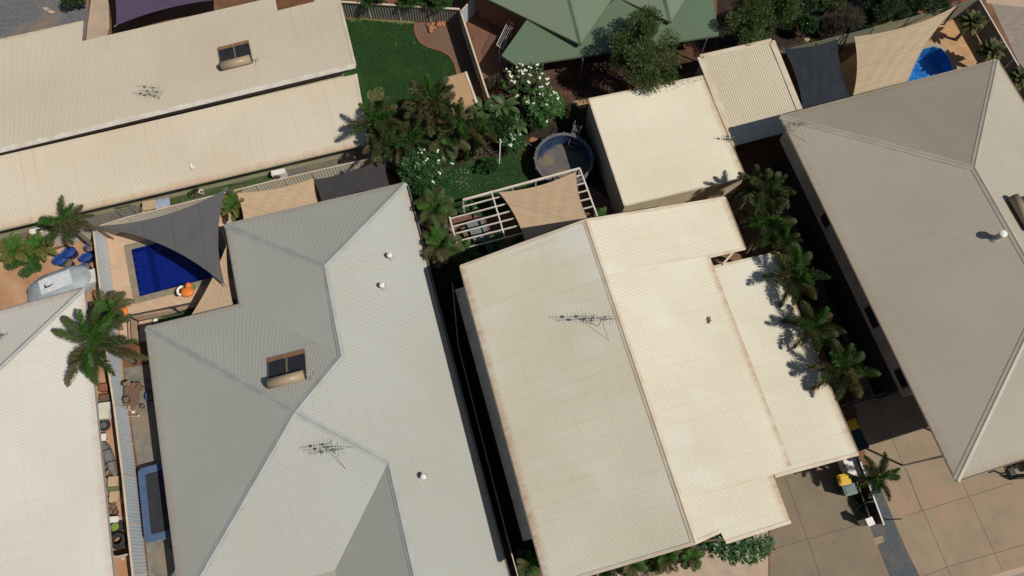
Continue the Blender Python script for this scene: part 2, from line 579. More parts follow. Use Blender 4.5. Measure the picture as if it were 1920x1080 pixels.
m_road = M('road_aggregate', (0.26, 0.215, 0.175), (0.20, 0.165, 0.135), 3, 0.9, 0.005, 40, c3=(0.23, 0.19, 0.16), s3=0.2)
m_sidep = M('orange_paving', (0.40, 0.22, 0.115), (0.31, 0.17, 0.09), 1.6, 0.9, 0.004, 20, c3=(0.45, 0.29, 0.17))
m_cside = M('stained_side_concrete', (0.20, 0.185, 0.15), (0.12, 0.112, 0.095), 2.2, 0.9, 0.006, 24, c3=(0.21, 0.165, 0.115), s3=0.5)
m_stone = tilemat('sandstone_paving', (0.52, 0.38, 0.26), (0.46, 0.31, 0.20), (0.36, 0.26, 0.17), (0.62, 0.31), R(30), 0.012, var=(0.50, 0.31, 0.20))
m_ostone = tilemat('orange_stone_paving', (0.48, 0.28, 0.13), (0.42, 0.23, 0.10), (0.32, 0.18, 0.09), (0.5, 0.5), R(15), 0.012)
m_brickp = tilemat('red_brick_paving', (0.17, 0.075, 0.045), (0.14, 0.062, 0.04), (0.10, 0.06, 0.04), (0.24, 0.12), R(15), 0.006)
m_coping = M('pool_coping', (0.25, 0.205, 0.145), (0.19, 0.155, 0.105), 2.5, 0.85)
m_pcope = M('pale_pool_coping', (0.36, 0.30, 0.21), (0.27, 0.22, 0.15), 2.5, 0.85)
m_poolB = M('navy_pool_shell', (0.010, 0.028, 0.22), (0.006, 0.018, 0.16), 5, 0.4)
m_poolR = M('caustic_pool_shell', (0.05, 0.31, 0.56), (0.015, 0.17, 0.42), 5.5, 0.5, lo=0.40, hi=0.54, detail=2)  # mottled blue stands in for caustic light, painted into the shell colour
m_water = watermat('pool_water', (0.72, 0.83, 0.95), 7.0, 0.06)
m_tub = M('blue_liner', (0.035, 0.075, 0.17), (0.022, 0.045, 0.10), 2, 0.5)
m_tubf = M('silty_pool_floor', (0.125, 0.110, 0.105), (0.06, 0.056, 0.062), 1.8, 0.6, c3=(0.19, 0.14, 0.085), s3=0.9)
m_sgrey = sailmat('charcoal_shade_cloth', (0.125, 0.121, 0.120), R(75))
m_stan = sailmat('tan_shade_cloth', (0.5, 0.36, 0.225), R(15))
m_stan2 = sailmat('sand_shade_cloth', (0.49, 0.385, 0.25), R(-20))
m_scha = sailmat('black_shade_cloth', (0.047, 0.044, 0.044), R(12))
m_snav = sailmat('navy_shade_cloth', (0.026, 0.031, 0.039), R(78))
m_spur = sailmat('purple_shade_cloth', (0.092, 0.062, 0.112), R(10))
m_fcream = roofmat('cream_fence_sheet', (0.52, 0.49, 0.40), (0.45, 0.36, 0.24), 0.4, 0.3)
m_fgreen = roofmat('sage_fence_sheet', (0.33, 0.34, 0.25), (0.30, 0.26, 0.17), 0.4, 0.2)
m_fblue = roofmat('pale_blue_fence_sheet', (0.46, 0.52, 0.56), (0.42, 0.40, 0.36), 0.3, 0.2)
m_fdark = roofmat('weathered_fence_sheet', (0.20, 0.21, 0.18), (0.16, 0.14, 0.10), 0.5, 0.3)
m_fcap = M('cream_fence_rail', (0.55, 0.47, 0.36), (0.46, 0.37, 0.26), 2, 0.6)
m_trunk = M('palm_trunk', (0.20, 0.16, 0.115), (0.12, 0.095, 0.07), 8, 0.9, 0.01, 20)
m_bark = M('tree_bark', (0.12, 0.095, 0.07), (0.07, 0.055, 0.04), 8, 0.9, 0.01, 20)
m_fr_y = leafmat('young_frond', (0.05, 0.15, 0.015), (0.035, 0.10, 0.012), trans=0.2)
m_fr_m = leafmat('mature_frond', (0.045, 0.080, 0.022), (0.085, 0.108, 0.034), trans=0.2)
m_fr_o = leafmat('old_frond', (0.072, 0.076, 0.026), (0.135, 0.102, 0.045), trans=0.2)
m_fr_l = leafmat('yellow_frond', (0.065, 0.105, 0.016), (0.17, 0.14, 0.022), trans=0.2)
m_rachis = M('frond_rib', (0.13, 0.15, 0.06), (0.10, 0.11, 0.05), 4, 0.6)
m_leafT = leafmat('feathery_leaf', (0.040, 0.066, 0.016), (0.085, 0.115, 0.032), trans=0.2)
m_leafD = leafmat('dark_leaf', (0.016, 0.036, 0.010), (0.040, 0.070, 0.020), trans=0.15)
m_leafF = leafmat('glossy_leaf', (0.018, 0.055, 0.014), (0.040, 0.10, 0.026), rough=0.4, trans=0.15)
m_leafH = leafmat('hedge_leaf', (0.03, 0.09, 0.016), (0.06, 0.13, 0.03), trans=0.2)
m_leafB = leafmat('brown_twig_leaf', (0.045, 0.040, 0.024), (0.075, 0.062, 0.035))
m_leafN = leafmat('banana_leaf', (0.035, 0.075, 0.02), (0.075, 0.115, 0.035), trans=0.2)
m_petal = M('white_petal', (0.80, 0.78, 0.70), (0.78, 0.72, 0.52), 8, 0.6)
m_terra = M('terracotta', (0.28, 0.11, 0.06), (0.20, 0.08, 0.045), 5, 0.85)
m_brownp = M('brown_pot', (0.075, 0.045, 0.03), (0.05, 0.03, 0.022), 5, 0.8)
m_tan = M('tan_plastic', (0.46, 0.34, 0.22), (0.40, 0.29, 0.18), 3, 0.7)
m_orange = M('orange_vinyl', (0.68, 0.19, 0.03), (0.58, 0.14, 0.02), 3, 0.45)
m_blue = M('blue_plastic', (0.022, 0.06, 0.23), (0.016, 0.04, 0.15), 3, 0.45)
m_soil = M('dry_soil', (0.20, 0.14, 0.09), (0.11, 0.075, 0.05), 8, 0.95, 0.02, 20)
m_tarp = M('silver_tarp', (0.30, 0.335, 0.345), (0.22, 0.25, 0.265), 1.6, 0.55, 0.03, 3.5)
m_tarpw = M('white_tarp_top', (0.58, 0.60, 0.60), (0.45, 0.47, 0.48), 3.5, 0.55, 0.02, 4)
m_tmat = M('trampoline_mat', (0.022, 0.022, 0.026), (0.03, 0.03, 0.034), 3, 0.7)
m_tpad = M('blue_vinyl_pad', (0.075, 0.115, 0.20), (0.06, 0.09, 0.165), 2, 0.5)
m_panel = M('collector_glass', (0.020, 0.019, 0.022), (0.03, 0.028, 0.03), 1.2, 0.18, spec=0.5)
m_tank = M('tan_tank', (0.33, 0.25, 0.165), (0.29, 0.215, 0.14), 2, 0.4)
m_rustb = M('rust_dust', (0.24, 0.12, 0.06), (0.17, 0.085, 0.045), 3, 0.8)
m_yell = M('yellow_bin_lid', (0.62, 0.38, 0.02), (0.55, 0.32, 0.015), 2, 0.45)
m_ging = M('grey_green_lid', (0.14, 0.18, 0.17), (0.11, 0.14, 0.13), 2, 0.45)
m_dgrn = M('dark_green_plastic', (0.015, 0.035, 0.028), (0.012, 0.026, 0.022), 2, 0.5)
m_wood = M('weathered_timber', (0.16, 0.10, 0.06), (0.11, 0.07, 0.045), 3, 0.85, sc=(1, 8, 1))
m_gtab = M('grey_table', (0.16, 0.18, 0.19), (0.12, 0.135, 0.14), 2, 0.6)
m_greenm = M('olive_metal', (0.13, 0.15, 0.075), (0.10, 0.115, 0.06), 3, 0.6)
m_lime = M('green_rim', (0.20, 0.30, 0.06), (0.16, 0.22, 0.05), 3, 0.5)
m_rock = M('orange_rock', (0.36, 0.16, 0.08), (0.24, 0.10, 0.05), 4, 0.9)
m_cloth = M('faded_blue_cloth', (0.30, 0.35, 0.44), (0.25, 0.29, 0.37), 3, 0.85)
m_edge = M('brick_edging', (0.24, 0.105, 0.055), (0.17, 0.075, 0.04), 9, 0.9)
m_kayak = M('grey_canvas', (0.17, 0.16, 0.15), (0.11, 0.105, 0.10), 3, 0.85, 0.02, 6)

# ------------------------------------------------------------------ ground and surfaces
POOL_B = [(246, 468), (399, 428), (430, 512), (262, 556)]
POOL_R = [(1690, 165), (1722, 100), (1733, 91), (1749, 87), (1765, 91), (1776, 104), (1789, 132), (1800, 160), (1780, 185)]
pbW = [U(x, y) for x, y in POOL_B]
prW = [U(x, y) for x, y in POOL_R]
def ground_sheet():
    bm = NB()
    loops = [[Vector((-400, -400, 0)), Vector((400, -400, 0)), Vector((400, 500, 0)), Vector((-400, 500, 0))], pbW, prW]
    ed = []
    for L in loops:
        vs = [bm.verts.new(p) for p in L]
        ed += [bm.edges.new((vs[i], vs[(i + 1) % len(vs)])) for i in range(len(vs))]
    bmesh.ops.triangle_fill(bm, edges=ed, use_beauty=True, use_dissolve=False)
    for f in bm.faces:
        f.normal_update()
        if f.normal.z < 0:
            f.normal_flip()
    return bm
struct('ground', ground_sheet(), m_dirt)
def ring_patch(outer, inner):
    bm = NB()
    ed = []
    for L in (outer, inner):
        vs = [bm.verts.new(p) for p in L]
        ed += [bm.edges.new((vs[i], vs[(i + 1) % len(vs)])) for i in range(len(vs))]
    bmesh.ops.triangle_fill(bm, edges=ed, use_beauty=True, use_dissolve=False)
    for f in bm.faces:
        f.normal_update()
        if f.normal.z < 0:
            f.normal_flip()
    return bm
LV = [0.004]
def patch(name, px, m, z=None):
    if z is None:
        z = 0.004
    bm = NB()
    flat(bm, [U(x, y, z) for x, y in px])
    return struct(name, bm, m)
def at_z(pts, z):
    return [Vector((p.x, p.y, z)) for p in pts]
BED = [(780, 44), (777, 52), (780.5, 67), (788, 80), (804, 89), (827, 95), (843, 105), (852, 118), (858, 140)]
patch('lawn', [(600, 30), (640, 31), (780, 43)] + BED[1:] + [(862, 160), (830, 230), (800, 300), (740, 330), (640, 300), (600, 200)], m_grass, 0.004)
patch('garden_bed', BED + [(900, 210), (930, 210), (872, 46), (862, 44)], m_bedgr, 0.004)
rw = random.Random(3)
patch('worn_turf', [(706 + (17 + rw.uniform(-6, 6)) * math.cos(k * .35), 178 + (13 + rw.uniform(-5, 5)) * math.sin(k * .35)) for k in range(18)], m_drygrass, 0.008)
for cx_, cy_ in ((742, 83), (776, 80)):
    patch('worn_turf', [(cx_ + (2.6 + rw.uniform(-1.4, 1.4)) * math.cos(k * .63), cy_ + (3 + rw.uniform(-1.4, 1.4)) * math.sin(k * .63)) for k in range(10)], m_drygrass, 0.008)
patch('worn_turf', [(640 + 6 * k, 30.5 + .35 * k * 1.0) for k in range(24)] + [(640 + 6 * k, 36 + .42 * k + rw.uniform(-2.5, 3)) for k in range(23, -1, -1)], m_drygrass, 0.010)
patch('lawn', [(822, 372), (842, 325), (872, 304), (905, 296), (940, 294), (975, 284), (1003, 300), (1040, 372), (960, 396), (905, 405), (846, 402), (832, 390)], m_grass, 0.009)
patch('brick_paving', [(846, 404), (905, 407), (962, 398), (1112, 350), (1160, 395), (1180, 430), (1100, 440), (880, 520), (840, 480)], m_brickp, 0.004)
patch('brick_paving', [(885, 60), (905, -10), (990, -10), (1010, 60), (950, 120), (912, 170)], m_brickp, 0.004)
patch('mulch', [(912, 172), (952, 122), (1000, 100), (1340, 50), (1345, 120), (1110, 185), (1090, 240), (930, 215)], m_mulch, 0.008)
patch('mulch', [(1345, 60), (1640, 20), (1640, 70), (1480, 110), (1345, 130)], m_mulch, 0.004)
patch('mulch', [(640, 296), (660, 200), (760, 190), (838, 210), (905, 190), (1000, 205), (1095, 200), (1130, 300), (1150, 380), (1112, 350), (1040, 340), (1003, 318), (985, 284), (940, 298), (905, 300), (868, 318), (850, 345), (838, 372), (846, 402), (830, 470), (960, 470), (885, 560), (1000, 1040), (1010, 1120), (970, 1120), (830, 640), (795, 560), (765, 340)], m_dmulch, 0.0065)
patch('kerb_slab', [(1075, 190), (1112, 180), (1120, 196), (1080, 206)], m_sidep, 0.012)
# pool B surround, ring round the water, coping
outB = [U(*p, 0.004) for p in [(196, 436), (430, 372), (475, 590), (300, 640), (225, 640)]]
struct('pool_paving', ring_patch(outB, at_z(pbW, 0.004)), m_stone)
def ring_big(pts, d):
    return at_z(inset(pts, -d), 0)
copB = inset(pbW, -0.42)
struct('pool_coping', ring_patch(at_z(copB, 0.010), at_z(pbW, 0.010)), m_coping)
def pool_shell(pts, depth, m, mw, zw, nm):
    bm = NB()
    n = len(pts)
    b = [bm.verts.new((p.x, p.y, -depth)) for p in inset(pts, 0.05)]
    t = [bm.verts.new((p.x, p.y, 0.010)) for p in pts]
    for i in range(n):
        j = (i + 1) % n
        bm.faces.new((b[i], b[j], t[j], t[i]))
    bm.faces.new(b)
    bmesh.ops.recalc_face_normals(bm, faces=bm.faces)
    bmesh.ops.reverse_faces(bm, faces=bm.faces)
    struct('pool_basin', bm, m)
    bm = NB()
    flat(bm, at_z(inset(pts, 0.005), zw))
    struct('pool_water', bm, mw)
pool_shell(pbW, 1.3, m_poolB, m_water, -0.12, 'b')
outR = [U(*p, 0.004) for p in [(1560, 130), (1640, 75), (1700, 60), (1815, 30), (1880, 120), (1900, 190), (1700, 230), (1520, 240)]]
struct('pool_paving', ring_patch(outR, at_z(prW, 0.004)), m_ostone)
struct('pool_coping', ring_patch(at_z(inset(prW, -0.38), 0.010), at_z(prW, 0.010)), m_pcope)
bm = NB()
e0, e1 = pbW[0].lerp(pbW[3], .04), pbW[3].lerp(pbW[0], .04)
dst = (pbW[1] - pbW[0]).normalized()
beam(bm, e0 + dst * .45 + Vector((0, 0, -.75)), e1 + dst * .45 + Vector((0, 0, -.75)), .8, 1.0)
struct('pool_basin', bm, m_poolB)
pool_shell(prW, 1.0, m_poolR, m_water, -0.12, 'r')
patch('side_turf', [(286, 600), (355, 578), (440, 560), (460, 600), (300, 640), (284, 625)], m_turf, 0.008)
patch('side_turf', [(303, 378), (480, 326), (520, 332), (410, 372), (320, 398)], m_turf, 0.006)
patch('gravel_strip', [(-40, 480), (-40, 445), (240, 385), (303, 376), (320, 400), (180, 440), (60, 460)], m_grav, 0.004)
patch('gravel_strip', [(480, 329), (640, 290), (660, 330), (500, 372)], m_grav, 0.004)
patch('side_paving', [(640, 288), (700, 270), (740, 290), (730, 310), (640, 325)], m_path, 0.008)
patch('side_paving', [(-40, 500), (100, 470), (185, 440), (222, 590), (240, 800), (276, 1110), (200, 1110), (120, 560), (-40, 620)], m_sidep, 0.006)
patch('side_concrete', [(232, 690), (300, 680), (345, 900), (365, 1110), (282, 1110), (262, 900)], m_cside, 0.004)
patch('gravel_yard', [(-60, -40), (168, -40), (164, 45), (150, 110), (-60, 130)], m_yard, 0.004)
patch('side_path', [(176, -40), (202, -40), (205, 50), (195, 90), (160, 90), (164, 50)], m_path, 0.006)
# driveways
patch('driveway', [(1380, 880), (1560, 830), (1608, 858), (1622, 960), (1632, 990), (1642, 1015), (1668, 1080), (1685, 1120), (1440, 1120), (1443, 985)], m_conc2, 0.004)
patch('driveway', [(1590, 700), (1680, 690), (1720, 690), (1800, 860), (1830, 860), (1960, 860), (1960, 1050), (1850, 1081), (1740, 1110), (1704, 1040), (1680, 985), (1648, 905), (1622, 850)], m_conc, 0.004)
patch('gravel_strip', [(1608, 862), (1648, 905), (1680, 985), (1704, 1040), (1744, 1120), (1688, 1120), (1642, 1015), (1622, 962)], m_bgrav, 0.006)
patch('front_path', [(1100, 1060), (1330, 1010), (1440, 985), (1441, 1120), (1080, 1120)], m_path, 0.004)
patch('road', [(1740, 1112), (1850, 1083), (1990, 1044), (1990, 1200), (1740, 1200)], m_road, 0.006)
patch('road', [(1842, -30), (1990, -40), (1990, 260), (1925, 150)], m_road, 0.004)
patch('footpath', [(1842, -40), (1990, -60), (1990, 22), (1850, 6)], m_path, 0.008)
def joints(lines, m, w=0.02, z=0.009):
    bm = NB()
    for a, b in lines:
        p, q = U(*a, z), U(*b, z)
        x, y, _ = frame(p, q)
        flat(bm, [p + y * w / 2, q + y * w / 2, q - y * w / 2, p - y * w / 2])
    return struct('expansion_joint', bm, m)
joints([((1474, 897), (1538, 1080)), ((1447, 1030), (1606, 985)), ((1640, 745), (1731, 958)), ((1698, 967), (1900, 905)), ((1731, 957), (1790, 1095)), ((1805, 905), (1881, 1072)),
        ((1780, 1062), (1960, 1010)), ((1700, 880), (1728, 957)), ((1740, 1098), (1780, 1086)), ((1700, 1093), (1780, 1062))], m_joint)
patch('kerb_slab', [(1842, 1083), (1960, 1050), (1960, 1062), (1846, 1094)], m_path, 0.012)
patch('pit_cover', [(1636, 1010), (1655, 1004), (1658, 1016), (1641, 1023)], m_conc, 0.014)
patch('joint_strip', [(1441, 985), (1444, 985), (1444, 1110), (1441, 1110)], m_dirt, 0.012)

# ------------------------------------------------------------------ houses
PLANES = {}
def house(name, label, cat, loc, faces, mroof, pitch=0.0762, amp=0.0105, prof=CORR, caps=(), mcap=None, capw=0.2, lift=0.03,
          gutters=(), mg=None, walls=None, mwall=None, group=None):
    root = thing(name, label, cat, loc, group)
    bm = NB()
    for f in faces:
        if isinstance(f, dict):
            sheet(bm, f['p'], pitch, amp, prof, f['down'])
        else:
            sheet(bm, f, pitch, amp, prof)
    roof = obj('roof', bm, mroof, root, True)
    if caps:
        bm = NB()
        for c in caps:
            cap(bm, c[0], c[1], c[2], c[3], c[4] if len(c) > 4 else capw, lift)
        obj('ridge_cap', bm, mcap, roof)
    if gutters:
        for g in gutters:
            bm = NB()
            gutter(bm, *g)
            obj('gutter', bm, mg or mcap, root)
    if walls:
        pts, zt, ov = walls
        bm = NB()
        prism(bm, inset(pts, ov), 0.0, zt)
        obj('wall', bm, mwall, root)
    return root, roof
def center(pts):
    c = sum((Vector(p) for p in pts), Vector()) / len(pts)
    return (c.x, c.y, 0.0)

# ---- grey hipped house (middle left)
ze = 2.6
P1, P2, P2b, P3 = U(423, 421, ze), U(760, 343, ze), U(764, 347, ze), U(965, 1122, ze)
P4, P5, P6 = U(450, 571, ze), U(274, 614, ze), U(338, 1122, ze)
plB = plane(P2b, P3, 22, U(600, 700, ze))
B1, B2, B3, B4 = [hit(*q, plB) for q in ((608, 499), (640, 668), (553, 773), (728, 868))]
B5 = hit(787, 1130, plB)
hB = (P4 - P5).normalized()
plBdown = (B3.copy(), (B4 - B3).cross(hB).normalized())
if plBdown[1].z < 0:
    plBdown = (plBdown[0], -plBdown[1])
B6 = hit(598, 1130, plBdown)
plBleft = plane3(P5, B3, P6)
hipd = plBleft[1].cross(plBdown[1]).normalized()
if hipd.y > 0:
    hipd = -hipd
B7 = B3 + hipd * (B6 - B3).length * .97
plBmid = plane3(P1, B1, P4)
plBtop = plane3(P1, P2, B1)
plBsol = plane3(P4, P5, B3)
plBv = plane3(B4, B5, B6)
PLANES['B'] = plB
PLANES['Bsol'] = plBsol
PLANES['Bdown'] = plBdown
nB = plB[1]
rootB, roofB = house('hip_roof_house', 'grey steel roofed house with several hips, right of the navy pool', 'house', center([P1, P2, P3, P6]),
    [[P1, P2, B1], [P1, B1, B2, P4], [P2, P3, hit(955, 1130, plB), B5, B4, B3, B2, B1], [P4, B2, B3, P5], [P5, B3, B7, P6], [B3, B4, B6, B7], [B4, B5, B6]],
    m_roofB, caps=[(P1, B1, plBtop[1], plBmid[1]), (P2, B1, plBtop[1], nB), (B1, B2, plBmid[1], nB), (B2, B3, plBsol[1], nB), (P5, B3, plBsol[1], plBleft[1]),
                   (B3, B7, plBdown[1], plBleft[1]), (B3, B4, plBdown[1], nB), (B4, B5, plBv[1], nB)], mcap=m_capB,
    gutters=[(P1, P2, B3), (P2b, P3, B3), (P1, P4, B2), (P4, P5, B3), (P5, P6, B3)], walls=([P1, P2, P3, P6, P5, P4], 2.5, 0.55), mwall=m_wallB)

# ---- taupe hipped house (right)
ze = 5.6
R1, R2, R3 = U(1463, 218, ze), U(1870, 112, ze), U(1779, 906, ze)
dh = (R2 - R1)
dv = (R3 - R1)
dv = dv - dh * (dv.dot(dh) / dh.dot(dh))
R3 = R1 + dv
R4 = R2 + dv
wR = dh.length
hz = ze + wR / 2 * math.tan(R(20))
dhn, dvn = dh.normalized(), dv.normalized()
Ra = R1 + dhn * wR / 2 + dvn * wR / 2
Rb = R3 + dhn * wR / 2 - dvn * wR / 2
Ra.z = Rb.z = hz
plRl, plRr, plRt, plRb = plane3(R1, R3, Ra), plane3(R2, R4, Ra), plane3(R1, R2, Ra), plane3(R3, R4, Rb)
PLANES['Rr'], PLANES['Rl'], PLANES['Rt'] = plRr, plRl, plRt
rootR, roofR = house('hip_roof_house', 'taupe steel roofed house with four hips, right of the palm row', 'house', center([R1, R2, R3, R4]),
    [[R1, R2, Ra], [R1, Ra, Rb, R3], [R2, Ra, Rb, R4], [R3, Rb, R4]], m_roofR,
    caps=[(R1, Ra, plRt[1], plRl[1]), (R2, Ra, plRt[1], plRr[1]), (Ra, Rb, plRl[1], plRr[1]), (R3, Rb, plRl[1], plRb[1]), (R4, Rb, plRr[1], plRb[1])], mcap=m_capR, capw=0.19,
    gutters=[(R1, R2, Ra), (R1, R3, Ra), (R2, R4, Ra), (R3, R4, Rb)])
wq = [R1, R2, R4 - dvn * 4.2, R3 - dvn * 4.2]
bm = NB()
prism(bm, inset(wq, 0.50), 3.5, 5.52)
obj('wall', bm, m_wallR, rootR)
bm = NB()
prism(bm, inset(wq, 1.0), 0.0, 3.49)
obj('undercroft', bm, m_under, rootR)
bm = NB()
flat(bm, at_z(inset([R1, R2, R4, R3], 0.05), 5.53))
obj('soffit', bm, m_wallR, rootR)
for t_, w_ in ((.30, .8), (.58, 1.3), (.745, 1.1)):
    a = R1 + (R3 - R1) * t_
    a = Vector((a.x, a.y, 4.4)) + dhn * .49
    bm = NB()
    beam(bm, a - dvn * w_ / 2, a + dvn * w_ / 2, .05, 1.0)
    fr = obj('window', bm, m_alu, rootR)
    bm = NB()
    beam(bm, a - dvn * (w_ / 2 - .06) - dhn * .03, a + dvn * (w_ / 2 - .06) - dhn * .03, .02, .88)
    obj('pane', bm, m_glass, fr)
for q in (U(1693, 873, 0), R4 - dvn * 0.5 - dhn * 0.5, R3 - dvn * 0.5 + dhn * 5.5):
    bm = NB()
    beam(bm, (q.x, q.y, 0), (q.x, q.y, 5.5), 0.1, 0.1, up=Vector((1, 0, 0)))
    obj('verandah_post', bm, m_offw, rootR)

# ---- cream gabled house (centre)
ze = 6.1
C1, C2 = U(863, 500, ze), U(1027, 1092, ze)
plCl = plane(C1, C2, 15, U(1300, 700, ze))
C3, C4 = hit(1098, 413, plCl), hit(1303, 1018, plCl)
C2 = C1 + (C4 - C3)
zr = (C3.z + C4.z) / 2
C3.z = C4.z = zr
plCl = plane3(C1, C2, C3)
plCr = plane(C3, C4, -14.5, U(1400, 650, 3))
def Cr(x, y):
    return hit(x, y, plCr)
ridC = (C4 - C3).normalized()
cutC = Cr(1328, 482)
cutR = C3 + ridC * (cutC - C3).dot(ridC)
d3 = Vector((0, 0, -0.05))
mainR1 = [C3, Cr(1360, 371), Cr(1397, 466), cutC, cutR]
mainR2 = [cutR, Cr(1331, 481.3), Cr(1484, 873), Cr(1450, 890), Cr(1277, 938)]
mainR3 = [Cr(1275, 931) + d3, Cr(1448, 884) + d3, Cr(1483, 978) + d3, Cr(1361, 1017) + d3, Cr(1351, 996) + d3, C4 + d3]
sA, sB = Cr(1333, 495), Cr(1484, 873)
dn = Vector((0, 0, -0.26))
plCl2 = plane(sA + dn, sB + dn, -5, U(1550, 650, 2))
def Cw(x, y):
    return hit(x, y, plCl2)
lean = [Cw(1329, 503), Cw(1450, 476), Cw(1609, 851), Cw(1453, 893), Cw(1452, 884), Cw(1478, 876)]
plAw = plane3(U(875, 535, 3.2), U(1006, 1010, 3.2), U(853, 543, 3.0))
aw = [hit(853, 543, plAw), hit(882, 534, plAw), hit(1012, 1006, plAw), hit(981, 1015, plAw)]
PLANES['Cl'], PLANES['Cr'], PLANES['Clean'] = plCl, plCr, plCl2
wallC = [C1, C3 * 1, Cr(1333, 380), Cr(1333, 495), Cr(1465, 860), Cr(1350, 985), C4 * 1, C2]
def zC(p):
    return min(zon(plCl, Vector((p[0], p[1], 0))), zon(plCr, Vector((p[0], p[1], 0)))) - 0.06
rootC, roofC = house('gable_roof_house', 'cream steel roofed gabled house in the middle, with a stepped lean-to beside the palm row', 'house', center([C1, C2, C3, C4]),
    [[C1, C3, C4, C2], mainR1, mainR2, mainR3, lean, aw], m_roofC, caps=[(C3, C4, plCl[1], plCr[1], 0.17)], mcap=m_capA,
    gutters=[(C1, C2, C3), (Cr(1360, 371), Cr(1397, 466), C3), (Cw(1450, 476), Cw(1609, 851), C3)], mg=m_capA, walls=(wallC, zC, 0.45), mwall=m_wallC)
for a, b, n_ in ((C1, C3, plCl), (C2, C4, plCl), (C3, Cr(1360, 371), plCr), (mainR3[4], mainR3[5], plCr), (mainR3[2], mainR3[3], plCr), (Cr(1397, 466), Cr(1328, 482), plCr), (Cw(1329, 503), Cw(1450, 476), plCl2), (Cw(1609, 851), Cw(1453, 893), plCl2)):
    bm = NB()
    beam(bm, a, b, 0.16, 0.016, up=n_[1], oz=0.018)
    beam(bm, a - Vector((0, 0, 0.1)), b - Vector((0, 0, 0.1)), 0.03, 0.2)
    obj('barge_capping', bm, m_capA, roofC)
for x, y in ((1452, 482), (1535, 660), (1600, 842), (1478, 970), (1366, 1010)):
    q = Cw(x, y)
    bm = NB()
    beam(bm, (q.x, q.y, 0), (q.x, q.y, zon(plCl2, q) - .03), 0.09, 0.09, up=Vector((1, 0, 0)))
    obj('carport_post', bm, m_offw, rootC)
bm = NB()
beam(bm, Cw(1354, 497) + Vector((0, 0, .1)), hit(1376, 472, plCr) - Vector((0, 0, .12)), 0.09, 0.16)
obj('roof_beam', bm, m_offw, rootC)
bm = NB()
beam(bm, Cw(1447, 478) - Vector((0, 0, .1)), Cw(1461, 474) - Vector((0, 0, .08)), 0.08, 0.12)
beam(bm, Cw(1451, 486) - Vector((0, 0, .3)), Cw(1460, 475) - Vector((0, 0, .14)), 0.05, 0.06)
obj('roof_beam', bm, m_offw, rootC)

# ---- dusty cream house (top left)
ze = 2.4
A1, A2 = U(-60, 444.5, ze), U(690, 268, ze)
plAl = plane(A1, A2, 11, U(300, 100, ze))
A3, A4 = hit(-60, 306, plAl), hit(655, 136, plAl)
A5 = hit(667, 139, plAl)
up_ = Vector((0, 0, 0.50))
plAu = plane(A3 + up_, A4 + up_, -7, U(300, -100, 2))
def Au(x, y):
    return hit(x, y, plAu)
upperA = [Au(-60, 297), Au(666, 124), Au(634, -8), Au(520, 20), Au(516, -6), Au(154, 77), Au(157, 38), Au(-60, 86)]
PLANES['Au'], PLANES['Al'] = plAu, plAl
rootA, roofA = house('split_roof_house', 'long dusty cream roofed house with a stepped split roof, left of the big lawn', 'house', center([A1, A2, A3, A4]),
    [[A1, A2, A5, A3], upperA], m_roofA)
a, b = upperA[0], upperA[1]
bm = NB()
beam(bm, a, b, 0.42, 0.02, up=plAu[1], oz=0.045)
beam(bm, a, b, 0.05, 0.04, up=plAu[1], oz=0.07, oy=0.10)
beam(bm, a - Vector((0, 0, .1)), b - Vector((0, 0, .1)), 0.04, 0.14)
obj('step_capping', bm, m_offw, roofA)
for a, b, n_ in ((upperA[1], upperA[2], plAu), (A2, A5, plAl)):
    bm = NB()
    beam(bm, a, b, 0.18, 0.016, up=n_[1], oz=0.02)
    beam(bm, a - Vector((0, 0, 0.1)), b - Vector((0, 0, 0.1)), 0.03, 0.2)
    obj('barge_capping', bm, m_capA, roofA)
bm = NB()
gutter(bm, A1, A2, A3)
obj('gutter', bm, m_capA, rootA)
bm = NB()
q = [Vector((p.x, p.y, 0)) for p in (A3, A4)]
dA = (q[1] - q[0]).normalized()
nA = Vector((dA.y, -dA.x, 0))
z0, z1 = zon(plAl, A3) - 0.05, zon(plAu, A3) - 0.05
beam(bm, A3 - nA * 0.08 + Vector((0, 0, .22)), A4 - nA * 0.08 + Vector((0, 0, .22)), 0.08, 0.46)
obj('clerestory_band', bm, m_clere, rootA)
bm = NB()
ovA = (A1 - U(240, 387, 0)).dot(nA)
wa = [A1 - nA * ovA, A2 - nA * ovA - dA * 0.5, Au(622, 12) - dA * 0.5, Au(540, 36), Au(170, 112), Au(-60, 160)]
prism(bm, wa, 0.0, lambda p: min(zon(plAl, Vector((p[0], p[1], 0))), zon(plAu, Vector((p[0], p[1], 0)))) - 0.08)
wallA = obj('wall', bm, m_wallA, rootA)
wb0, wb1 = Vector((wa[0].x, wa[0].y, 0)), Vector((wa[1].x, wa[1].y, 0))
def onwall(px):
    """point of A's front wall foot under pixel column px (measured on the eave line)"""
    t = (px + 60) / 750.0
    e = A1 + (A2 - A1) * t
    s = (Vector((e.x, e.y, 0)) - wb0).dot(dA)
    return wb0 + dA * s
